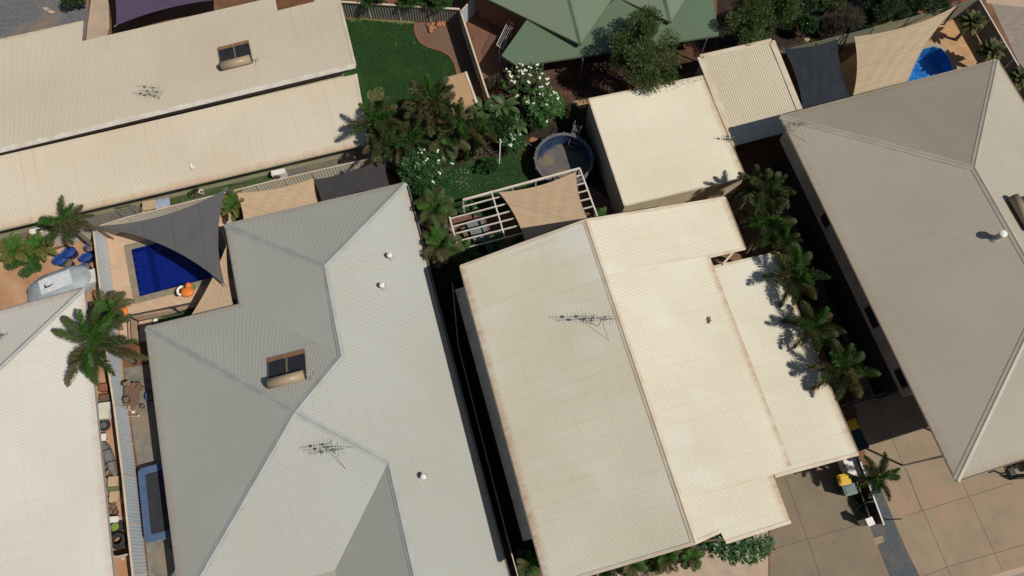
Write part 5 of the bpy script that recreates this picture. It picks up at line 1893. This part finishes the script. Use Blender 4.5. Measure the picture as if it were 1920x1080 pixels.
tub('lowest blue tub on the right, brown soil inside', (158, 500), .5, .32, .30, 0, .5, True, TG)
simple_box('storage_box', 'cream box tipped beside the blue tubs and the pool fence', 'box', (172, 518), .5, (.5, .85, .45), R(20), m_offw, .05, extras=[('lid', (0, 0, .02), (.54, .9, .05), m_offw)])
def ball(name, label, cat, px, z, r, m, sq=1.0):
    p = at(px[0], px[1], z)
    bm = NB()
    bmesh.ops.create_uvsphere(bm, u_segments=16, v_segments=10, radius=r, matrix=Matrix.Translation((p.x, p.y, r * sq)) @ Matrix.Diagonal((1, 1, sq, 1)))
    for v in bm.verts:
        v.co += Vector((math.sin(v.co.y * 30), math.cos(v.co.x * 27), 0)) * r * .03
    return tag(obj(name, bm, m, None, True), label, cat)
ball('toy_ball', 'red ball in the palm shade above the blue tubs', 'ball', (136, 470), .2, .13, M('red_rubber', (.5, .04, .03), (.4, .03, .025)))
ball('toy_ball', 'red ball at the top left corner of the pool fence', 'ball', (163, 452), .2, .14, bpy.data.materials['red_rubber'])
ball('toy_ball', 'white ball on the dark turf strip behind the pool fence', 'ball', (291, 601), .2, .17, m_white)
ball('toy_ball', 'pale ball in the shade below the trampoline', 'ball', (318, 1028), .2, .12, m_gtab)
# orange pool toys
def pool_ring(label, px, r, t, m, z=.12):
    p = at(px[0], px[1], z)
    bm = NB()
    pts = [Vector((p.x + r * math.cos(a), p.y + r * math.sin(a), z)) for a in [2 * math.pi * k / 20 for k in range(21)]]
    tube(bm, pts, t, 10, caps=False)
    return tag(obj('pool_ring', bm, m, None, True), label, 'pool toy')
def float_toy():
    c = at(350, 547, .3)
    root = thing('pool_float', 'orange and white inflatable seat on the pool edge by the tan sail', 'pool toy', (c.x, c.y, 0))
    bm = NB()
    bmesh.ops.create_uvsphere(bm, u_segments=20, v_segments=12, radius=1, matrix=Matrix.Translation((c.x, c.y, .22)) @ Matrix.Diagonal((.40, .34, .20, 1)))
    obj('body', bm, m_orange, root, True)
    bm = NB()
    bmesh.ops.create_uvsphere(bm, u_segments=16, v_segments=10, radius=1, matrix=Matrix.Translation((c.x + .05, c.y + .42, .32)) @ Matrix.Diagonal((.20, .19, .16, 1)))
    obj('headrest', bm, m_orange, root, True)
    bm = NB()
    pts = [Vector((c.x - .30 + .26 * math.cos(a), c.y + .05 + .28 * math.sin(a), .34)) for a in [math.pi * .5 + math.pi * k / 10 for k in range(11)]]
    tube(bm, pts, .08, 8)
    obj('armrest', bm, m_white, root, True)
    bm = NB()
    pts = [Vector((c.x - .62 + .18 * math.cos(a), c.y + .02 + .24 * math.sin(a), .12)) for a in [2 * math.pi * k / 16 for k in range(17)]]
    tube(bm, pts, .05, 8, caps=False)
    obj('loop', bm, m_black, root, True)
float_toy()
pool_ring('yellow green ring beside the orange inflatable seat', (360, 540), .22, .04, m_lime)
ball('bean_bag', 'orange bean bag on the paving beside the small bright palm', 'bean bag', (226, 584), .3, .40, m_orange, .5)
ball('bean_bag', 'orange cushion half hidden left of the small bright palm', 'bean bag', (181, 570), .3, .24, m_orange, .6)
# passage clutter
def tyre(label, px, z0, R0, w, rim, tilt=None, group=None, name='tyre'):
    p = at(px[0], px[1], z0 + w)
    root = thing(name, label, 'tyre', (p.x, p.y, z0), group)
    bm = NB()
    prof = [(R0 * .56, .02), (R0 * .62, 0), (R0 * .92, .01), (R0, w * .22), (R0, w * .78), (R0 * .92, w - .01), (R0 * .62, w), (R0 * .56, w - .02)]
    lathe(bm, (p.x, p.y, z0), prof, 28, close=False)
    obj('rubber', bm, m_rubber, root, True)
    if rim:
        bm = NB()
        lathe(bm, (p.x, p.y, z0), [(R0 * .57, w * .75), (R0 * .50, w * .82), (R0 * .40, w * .62), (R0 * .16, w * .7), (.01, w * .72)], 24, close=False)
        for k in range(5):
            a = k * 1.2566
            box(bm, (p.x + math.cos(a) * R0 * .42, p.y + math.sin(a) * R0 * .42, z0 + w * .74), (R0 * .12, R0 * .20, .02), a)
        obj('rim', bm, rim, root)
    return root
tyre('flat lying wheel with a grey hub beside the cream cooler', (194, 797), 0, .34, .2, m_alu)
tyre('tyre with a bright green rim in the junk passage', (215, 988), 0, .42, .26, m_lime)
tyre('bare black tyre, upper of the two below the green rimmed one', (219, 1012), .24, .42, .24, None)
tyre('bare black tyre, underneath at the bottom of the tyre stack', (222, 1016), 0, .42, .24, None)
simple_box('cooler', 'cream cooler box in the junk passage above the grey hubbed wheel', 'cooler', (195, 770), .55, (.62, .95, .5), R(8), m_offw, .05, extras=[('lid', (0, 0, .02), (.66, .98, .07), m_offw), ('handle', (.34, 0, -.1), (.03, .25, .05), m_alu)])
simple_box('crate', 'terracotta red crate under the big palm', 'crate', (193, 726), .4, (.5, .45, .4), R(8), m_terra, .02, extras=[('slat', (0, .16, .01), (.5, .06, .03), m_terra), ('slat', (0, -.16, .01), (.5, .06, .03), m_terra)])
simple_box('crate', 'rusty brown crate below the red one', 'crate', (196, 745), .45, (.62, .4, .4), R(8), m_wood, .02, extras=[('slat', (0, .13, .01), (.62, .06, .03), m_wood), ('slat', (0, -.13, .01), (.62, .06, .03), m_wood)])
simple_box('cardboard_box', 'tan carton in the junk passage below the grey kayak', 'box', (211, 903), .4, (.55, .6, .4), R(6), m_tan, .02, extras=[('flap', (0, .12, .01), (.55, .2, .015), m_tan)])
simple_box('cardboard_box', 'tan carton beneath the brown pots in the junk passage', 'box', (213, 931), .3, (.5, .6, .3), R(6), m_tan, .02, extras=[('flap', (0, .12, .01), (.5, .2, .015), m_tan)])
simple_box('timber_plank', 'olive metal bench rail across the junk passage', 'plank', (207, 917), .5, (.85, .22, .05), R(4), m_greenm, .01, extras=[('leg', (-.35, 0, -.27), (.06, .2, .45), m_greenm), ('leg', (.35, 0, -.27), (.06, .2, .45), m_greenm)])
simple_box('esky', 'small white tub above the green rimmed tyre', 'box', (213, 974), .35, (.5, .3, .32), R(6), m_white, .04, extras=[('lid', (0, 0, .02), (.53, .33, .05), m_white)])
simple_box('panel', 'white sheet panel closing the lower end of the junk passage', 'panel', (230, 1041), .9, (1.15, .05, .85), R(14), m_offw, .01, extras=[('foot', (-.4, 0, -.88), (.06, .3, .05), m_offw), ('foot', (.4, 0, -.88), (.06, .3, .05), m_offw)])
simple_box('chair', 'white garden chair seat under the kayak bow', 'chair', (191, 820), .45, (.45, .42, .05), R(8), m_white, .02, extras=[('backrest', (-.2, 0, .25), (.05, .42, .45), m_white), ('leg', (.18, .16, -.24), (.04, .04, .42), m_white), ('leg', (.18, -.16, -.24), (.04, .04, .42), m_white), ('leg', (-.18, .16, -.24), (.04, .04, .42), m_white), ('leg', (-.18, -.16, -.24), (.04, .04, .42), m_white)])
def kayak():
    a, b = at(192, 826, .3), at(217, 896, .3)
    d = (b - a).normalized()
    root = thing('kayak', 'narrow grey canvas covered kayak in the junk passage', 'kayak', ((a.x + b.x) / 2, (a.y + b.y) / 2, 0))
    bm = NB()
    L = (b - a).length
    tube(bm, [a + d * L * t + Vector((0, 0, .0 + .06 * math.sin(t * 19))) for t in (0, .08, .2, .35, .5, .65, .8, .92, 1)], [.03, .17, .27, .31, .30, .26, .2, .11, .02], 14)
    obj('hull', bm, m_kayak, root, True)
    for t in (.3, .62):
        bm = NB()
        e = a + d * L * t
        s = Vector((-d.y, d.x, 0))
        tube(bm, [e + s * .31 * math.cos(q) + Vector((0, 0, .02 + .33 * math.sin(q))) for q in [math.pi * k / 8 for k in range(9)]], .018, 5)
        obj('strap', bm, m_black, root)
kayak()
def coil(label, px):
    p = at(px[0], px[1], .1)
    bm = NB()
    pts = [Vector((p.x + (.20 + .02 * math.sin(a * .7)) * math.cos(a), p.y + .26 * math.sin(a), .03 + .012 * a)) for a in [k * .45 for k in range(60)]]
    tube(bm, pts, .018, 5)
    tag(obj('hose_coil', bm, m_dgrn, None, True), label, 'hose')
coil('dark coiled hose beside the kayak stern', (204, 888))
def pot(label, px, r, h, m, group=None, plant=None, name='plant_pot', seed=0, z0=0):
    p = at(px[0], px[1], z0 + h)
    root = thing(name, label, 'pot', (p.x, p.y, z0), group)
    bm = NB()
    lathe(bm, (p.x, p.y, z0), [(r * .7, 0), (r, h), (r * 1.12, h), (r * 1.12, h - .03), (r * .92, h - .03), (r * .88, h - .06)], 18, close=False)
    obj('shell', bm, m, root, True)
    bm = NB()
    lathe(bm, (p.x, p.y, z0), [(r * .9, h - .06), (.01, h - .04)], 18, close=False)
    obj('soil', bm, m_soil, root)
    if plant:
        rr_ = random.Random(seed)
        bm = NB()
        for k in range(60):
            v = rv(rr_)
            v.z = abs(v.z)
            leaf_quad(bm, Vector((p.x, p.y, z0 + h)) + v * r * .8, (v + Vector((0, 0, .4))).normalized(), rv(rr_).normalized(), r * 1.2, r * .45)
        obj('leaves', bm, plant, root)
PG = 'brown clay pots heaped in the junk passage'
for i, (px, r, mm, lab) in enumerate((((203, 936), .13, m_brownp, 'dark brown pot at the upper left of the pot heap'), ((210, 934), .12, m_brownp, 'dark brown pot at the top of the pot heap'), ((211, 943), .13, m_terra, 'reddish pot in the upper middle of the pot heap'),
        ((204, 949), .14, m_brownp, 'brown pot at the left of the pot heap'), ((213, 951), .13, m_terra, 'brightest red pot in the middle of the pot heap'), ((206, 960), .15, m_brownp, 'large brown pot at the lower left of the pot heap'), ((216, 960), .13, m_brownp, 'brown pot at the lower right of the pot heap'))):
    pot(lab, px, r, .26, mm, PG)
def side_table():
    p = at(247, 739, .7)
    root = thing('patio_table', 'dull brown table with pots along its edges, by the pale blue fence', 'table', (p.x, p.y, 0))
    bm = NB()
    box(bm, (p.x, p.y, .68), (.95, 1.35, .05), R(4), bev=.02)
    obj('tabletop', bm, m_wood, root)
    for sx in (-.38, .38):
        for sy in (-.55, .55):
            bm = NB()
            beam(bm, (p.x + sx, p.y + sy, 0), (p.x + sx, p.y + sy, .66), .06, .06, up=Vector((1, 0, 0)))
            obj('leg', bm, m_wood, root)
side_table()
pot('dark pot at the upper left edge of the brown patio table', (233, 720), .14, .3, m_brownp, z0=.705)
pot('tan pot at the top edge of the brown patio table', (240, 719), .13, .28, m_tan, z0=.705)
pot('pinkish pot at the top right of the brown patio table', (251, 721), .11, .25, m_terra, z0=.705)
pot('black pot on the lower left corner of the brown patio table', (236, 749), .19, .3, m_black, z0=.705)
pot('big pale rimmed pot on the ground below the brown patio table', (249, 763), .24, .35, m_tan)
pot('small black pot right of the pale rimmed pot', (266, 761), .12, .22, m_black)
pot('green leafed pot at the top right behind the brown patio table', (262, 728), .13, .3, m_tan, plant=m_leafH, seed=3)
ball('garden_ornament', 'white ornament on the middle of the brown patio table edge', 'ornament', (239, 740), .75, .09, m_white)
ball('garden_ornament', 'white ornament just under the pale rimmed pot', 'ornament', (250, 772), .1, .10, m_white)
simple_box('garden_tap', 'pale tap pipe sticking out from the fence below the pots', 'tap', (247, 780), .3, (.75, .05, .05), R(2), m_tan, .01, extras=[('head', (.4, 0, 0), (.14, .16, .1), m_tan)])
pot('blue bucket in the shade beside the grey eave', (282, 742), .30, .4, m_blue, name='bucket')
PP = 'potted plants beside the glass doors'
pot('left pink pot with leaves beside the glass doors', (361, 364), .16, .3, m_terra, PP, m_leafH, seed=5)
pot('middle grey pot with leaves beside the glass doors', (368, 359), .16, .3, m_gtab, PP, m_leafD, seed=6)
pot('right white pot beside the glass doors', (377, 359), .15, .32, m_white, PP)
def towel_table():
    p = at(292, 382, .75)
    root = thing('folding_table', 'tan folding table with a faded blue towel, on the strip under the olive wall', 'table', (p.x, p.y, 0))
    rz = R(14)
    bm = NB()
    box(bm, (p.x, p.y, .72), (1.7, .65, .05), rz, bev=.015)
    obj('tabletop', bm, m_tan, root)
    f = Vector((math.cos(rz), math.sin(rz), 0))
    s = Vector((-f.y, f.x, 0))
    for sx in (-.7, .7):
        for sy in (-.25, .25):
            e = p + f * sx + s * sy
            bm = NB()
            beam(bm, (e.x, e.y, 0), (e.x, e.y, .69), .05, .05, up=f)
            obj('leg', bm, m_alu, root)
    t = Vector((p.x, p.y, .765)) + f * .45
    bm = NB()
    g = [[bm.verts.new(t + f * (-.45 + .9 * i / 8) + s * (-.42 + .84 * j / 8) + Vector((0, 0, .025 * math.sin(i * 1.7 + j) + .02 - (max(0, abs(j - 4) - 2.8) * .22)))) for j in range(9)] for i in range(9)]
    for i in range(8):
        for j in range(8):
            bm.faces.new((g[i][j], g[i + 1][j], g[i + 1][j + 1], g[i][j + 1]))
    tag(obj('towel', bm, m_cloth, None, True), 'faded blue towel lying over the right half of the tan folding table', 'towel')
    simple_box('carton', 'orange brown carton on the ground left of the towel table', 'box', (272, 392), .4, (.5, .4, .35), rz, m_tan, .02, extras=[('flap', (0, .08, .01), (.5, .15, .015), m_tan)])
towel_table()
def airer(label, px, rz, h=1.0):
    p = at(px[0], px[1], 0)
    root = thing('clothes_airer', label, 'clothes rack', (p.x, p.y, 0))
    f = Vector((math.cos(rz), math.sin(rz), 0))
    s = Vector((-f.y, f.x, 0))
    for k in (-1, 1):
        bm = NB()
        tube(bm, [p + f * k * .45 - s * .3, p + f * k * .45 + Vector((0, 0, h)), p + f * k * .45 + s * .3], .016, 5)
        obj('leg_frame', bm, m_alu, root)
    for k in range(4):
        bm = NB()
        z = h - .12 * k
        y = .036 * k
        tube(bm, [p - f * .45 + s * y * 1 + Vector((0, 0, z)), p + f * .45 + s * y + Vector((0, 0, z))], .010, 5)
        obj('rung', bm, m_alu, root)
airer('small grey folding airer on the strip under the olive wall', (243, 398), R(14))
airer('small airer further right on the strip under the olive wall', (456, 352), R(14), .8)
def clothes_line():
    a, b, c = at(931, 84, 1.6), at(953, 38, 1.6), at(942, 92, 1.6)
    root = thing('clothes_line', 'white framed clothes line in the shade of the red brick courtyard', 'clothes line', (a.x, a.y, 0))
    s = (c - a)
    for k in range(5):
        bm = NB()
        tube(bm, [a + s * k / 4, b + s * k / 4], .02 if k in (0, 4) else .008, 5)
        obj('line' if k not in (0, 4) else 'frame_bar', bm, m_white, root)
    for p in (a, b):
        bm = NB()
        tube(bm, [p, p + s], .02, 5)
        obj('frame_bar', bm, m_white, root)
    for p in (a + s * .5, b + s * .5):
        bm = NB()
        tube(bm, [Vector((p.x, p.y, 0)), p], .025, 6)
        obj('post', bm, m_white, root)
clothes_line()
# edging, rocks, letterboxes, odds and ends
bm = NB()
pts = [U(x, y, .05) for x, y in BED]
for a, b in zip(pts, pts[1:]):
    beam(bm, a, b + (b - a).normalized() * .02, .12, .10)
tag(obj('garden_edging', bm, m_edge), 'curved red brick edging between the big lawn and the pink gravel bed', 'edging')
rr_ = random.Random(8)
for i, (px, lab) in enumerate((((803, 47), 'orange rock, leftmost of the pile by the lawn fence'), ((808, 52), 'orange rock, lowest left in the pile by the lawn fence'), ((812, 45), 'orange rock at the top of the pile by the lawn fence'), ((815, 52), 'orange rock in the middle of the pile by the lawn fence'),
        ((807, 58), 'small orange rock nearest the lawn edging'), ((823, 46), 'orange rock right of the pile, close to the fence'), ((829, 45), 'flat orange rock, rightmost along the lawn fence'))):
    p = U(*px, .1)
    bm = NB()
    bmesh.ops.create_icosphere(bm, subdivisions=2, radius=rr_.uniform(.14, .24), matrix=Matrix.Translation((p.x, p.y, .08)))
    for v in bm.verts:
        v.co += rv(rr_) * .035
    tag(obj('garden_rock', bm, m_rock), lab, 'rock', 'orange rocks in the gravel bed')
p = U(631, 0, 0)
for px, lab in (((85, 16), 'pale broken slab near the top of the grey gravel yard'), ((95, 22), 'grey stone below the pale broken slab'), ((1513, 74), 'white stone on the mulch above the navy sail'), ((868, 290), 'orange boulder at the edge of the small lawn'), ((1000, 262), 'tan boulder left of the round pool')):
    p = U(*px, .08)
    bm = NB()
    bmesh.ops.create_icosphere(bm, subdivisions=2, radius=.26 if 'boulder' in lab else .2, matrix=Matrix.Translation((p.x, p.y, .05)) @ Matrix.Diagonal((1.3, .8, .6, 1)))
    for v in bm.verts:
        v.co += rv(rr_) * .04
    tag(obj('garden_rock', bm, m_rock if 'orange' in lab or 'tan' in lab else m_path), lab, 'rock')
simple_box('letterbox', 'pale square letterbox pillar with a white cap at the end of the short driveway fence', 'letterbox', (1631, 978), 1.15, (.34, .34, 1.12), R(20), m_offw, .02, extras=[('cap', (0, 0, .03), (.42, .42, .06), m_white), ('slot', (-.18, 0, -.2), (.02, .22, .05), m_black)])
simple_box('letterbox', 'dark letterbox at the right edge beside the concrete driveway', 'letterbox', (1898, 884), 1.1, (.34, .4, .35), R(20), m_black, .02, extras=[('post', (0, 0, -.72), (.08, .08, .74), m_black), ('slot', (-.18, 0, -.12), (.02, .22, .04), m_alu)])
post('thin dark post on the bed edge at the end of the short driveway fence', U(1660, 974, 0), U(1690, 973, 1.2), .03)
fence('steel_fence', 'low black fence at the right edge beside the letterbox', [U(1893, 899), U(1945, 897)], .7, m_black, m_black, railw=.05, posts=1.2)
bm = NB()
p = U(1222, 398, 1.0)
tube(bm, [Vector((p.x + .14 * math.cos(a), p.y + .03 * math.sin(a * 2), 1.0 + .16 * math.sin(a))) for a in [k * .5 for k in range(26)]], .025, 5)
tag(obj('garden_hose', bm, m_dgrn, None, True), 'dark garden hose coil hung on the lit garage wall', 'hose')
ball('fallen_leaf_pile', 'yellow dried leaf clump on the plants left of the round pool', 'leaves', (942, 250), .9, .16, m_yell, .4) if False else None

for k, t in enumerate((.14, .28, .42, .60, .76, .90)):
    q = pbW[0].lerp(pbW[3], t) + dst * .06
    bm = NB()
    lathe(bm, (q.x, q.y, -.11), [(.028, 0), (.03, .015), (.015, .02), (.005, .022)], 12)
    tag(obj('pool_fitting', bm, m_alu), ['white disc fitting at the top of the row on the left pool edge', 'second white disc fitting from the top of the left pool edge', 'third white disc fitting from the top of the left pool edge', 'third white disc fitting from the bottom of the left pool edge', 'second white disc fitting from the bottom of the left pool edge', 'white disc fitting at the bottom of the row on the left pool edge'][k], 'pool fitting', 'white fittings along the pool edge')
# thicket fillers
shrub('dark green filler bush in the shade under the palms left of the white flowering bush', (742, 238), 1.6, (1.2, 1.0, .8), 6000, m_leafD, (.20, .06), 16, 51)
shrub('dark filler bush below the brown garden shed', (880, 268), 1.4, (1.1, .8, .8), 5000, m_leafD, (.20, .06), 14, 53)
shrub('mid green filler bush between the banana plants and the sparse frangipani', (938, 232), 1.3, (1.3, .8, .8), 5500, m_leafF, (.22, .06), 16, 55)
shrub('dark filler bush right of the sparse frangipani, beside the red mulch', (1000, 228), 1.2, (.9, .7, .6), 3500, m_leafD, (.18, .06), 12, 57)
shrub('dark shrub in the gap between the white flowering bush and the feathery palms', (790, 358), 1.5, (.8, .9, .7), 4500, m_leafF, (.20, .06), 14, 59)
shrub('dark shrub filling the gap left of the cream gable corner', (838, 505), 1.6, (.7, 1.3, .8), 5500, m_leafD, (.20, .06), 16, 61)
shrub('dark shrub in the bed under the gable edge, between the small palms', (905, 470), 1.2, (1.2, .5, .6), 3500, m_leafD, (.18, .06), 12, 63)
palm('foxtail palm at the lower left of the thicket, over the cream fence end', (722, 268), 3.4, FOX[2], .95, .8)
palm('bright green palm wedged between the two biggest thicket palms', (840, 262), 3.0, FEA[0], .95, 2.2)
palm('olive fronded palm left of the yellow leaf, over the small lawn edge', (900, 246), 2.6, FOX[0], .85, 5.5)
shrub('dark hedge plant under the gable edge, left end', (1070, 1076), 1.0, (1.1, .5, .5), 3500, m_leafD, (.18, .06), 12, 65)
shrub('hedge plant under the gable edge beside the dark small palm', (1215, 1046), 1.0, (1.0, .5, .5), 3500, m_leafF, (.2, .06), 12, 67)
shrub('dark hedge plant in the notch of the porch roof', (1335, 1010), 1.2, (.7, .6, .6), 3500, m_leafF, (.22, .07), 12, 69)
shrub('scrubby weeds in the passage bed at the lower end of the dark gap', (1003, 1035), .8, (.5, 1.0, .5), 2600, m_leafD, (.18, .05), 12, 71)

# leaf litter blown onto the garage roof below the tree, and along the lawn edges
def litter(label_name, px_list, pl, n, m, seed, spread=.35, size=.07):
    r = random.Random(seed)
    bm = NB()
    for k in range(n):
        px = r.choice(px_list)
        c = hit(px[0], px[1], pl)
        p = c + Vector((r.gauss(0, spread), r.gauss(0, spread * .5), 0))
        p.z = zon(pl, p) + .02
        a = r.uniform(0, 6.28)
        leaf_quad(bm, p, Vector((math.cos(a), math.sin(a), r.uniform(-.1, .3))).normalized(), Vector((0, 0, 1)), size * r.uniform(.6, 1.4), size * .4)
    o = struct(label_name, bm, m, 'stuff')
    tag(o, {'roof_leaf_litter': 'dry leaves lying on the garage roof edge under the tall tree', 'garden_leaf_litter': 'dry leaves scattered over the mulch and lawn around the thicket', 'fallen_petals': 'white fallen petals on the small lawn beside the white flowering bush'}[label_name], 'leaves' if 'leaf' in label_name else 'petals')
litter('roof_leaf_litter', [(1225, 166), (1240, 163), (1255, 160), (1270, 156), (1285, 153), (1300, 150)], PLANES['D'], 260, m_bark, 3)
gpl = (Vector((0, 0, .02)), Vector((0, 0, 1)))
litter('garden_leaf_litter', [(x, y) for x in range(920, 1340, 40) for y in (150, 175)] + [(x, y) for x in range(860, 1000, 25) for y in (285, 300, 340)], gpl, 900, m_soil, 5, .6, .10)
litter('fallen_petals', [(862, 340), (872, 322), (885, 345), (855, 365), (905, 372), (890, 385)], gpl, 60, m_petal, 7, .5, .07)

palm('young foxtail palm filling the row between the two topmost ones and the roof', (1414, 352), 4.2, FOX[0], .85, 4.4, ROWG)
palm('young foxtail palm filling the row right of the roof beam end', (1466, 462), 4.4, FOX[2], .85, 1.4, ROWG)
def grass(px_poly, n, seed):
    r = random.Random(seed)
    P = [U(x, y, 0) for x, y in px_poly]
    x0, x1 = min(p.x for p in P), max(p.x for p in P)
    y0, y1 = min(p.y for p in P), max(p.y for p in P)
    def inside(x, y):
        c = False
        for a, b in zip(P, P[1:] + P[:1]):
            if (a.y > y) != (b.y > y) and x < (b.x - a.x) * (y - a.y) / (b.y - a.y) + a.x:
                c = not c
        return c
    bm = NB()
    k = 0
    while k < n:
        x, y = r.uniform(x0, x1), r.uniform(y0, y1)
        if not inside(x, y):
            continue
        k += 1
        a = r.uniform(0, 6.283)
        h = r.uniform(.04, .09)
        d = Vector((math.cos(a) * .6, math.sin(a) * .6, 1)) * h
        w = Vector((-math.sin(a), math.cos(a), 0)) * .022
        p = Vector((x, y, .008))
        bm.faces.new((bm.verts.new(p - w), bm.verts.new(p + w), bm.verts.new(p + d)))
    o = struct('grass', bm, m_gblade, 'stuff')
    return o
m_gblade = leafmat('grass_blade', (0.018, 0.064, 0.012), (0.052, 0.118, 0.026), trans=.15)
tag(grass([(640, 33), (778, 45)] + BED[1:] + [(845, 150), (800, 205), (700, 200)], 26000, 3), 'short dark green grass of the big lawn beside the split roof house', 'grass')
tag(grass([(828, 372), (846, 325), (875, 306), (905, 298), (975, 286), (1000, 302), (1036, 370), (905, 402), (846, 400)], 11000, 5), 'short green grass of the small lawn beside the pergola', 'grass')
# thicker growth along the far edge
patch('mulch', [(1345, -30), (1840, -60), (1836, -8), (1640, 40), (1480, 86), (1400, 100), (1345, 110)], m_dmulch, 0.0075)
shrub('tangled dark bush filling the far edge between the green roof and the grassy shrub', (1420, 66), 1.4, (1.3, .9, .8), 6000, m_leafT, (.15, .05), 16, 81)
shrub('wide dark thicket at the top edge above the round dark shrub', (1500, 8), 1.6, (1.8, .9, .9), 8000, m_leafD, (.15, .055), 20, 83, lobes=[(1.6, .2, -.2), (-1.6, .3, 0)])
shrub('brown green scrub between the round dark shrub and the bare twiggy bush', (1556, 48), .8, (1.0, .7, .5), 3500, m_leafB, (.18, .03), 14, 85)
shrub('dark tangled scrub behind the sage fence left of its corner', (1625, 34), 1.2, (1.2, .7, .7), 5000, m_leafD, (.15, .05), 16, 87)
shrub('dark tall thicket at the top edge behind the sand coloured sail', (1690, -14), 2.0, (2.0, 1.0, 1.0), 8000, m_leafD, (.15, .055), 20, 89)
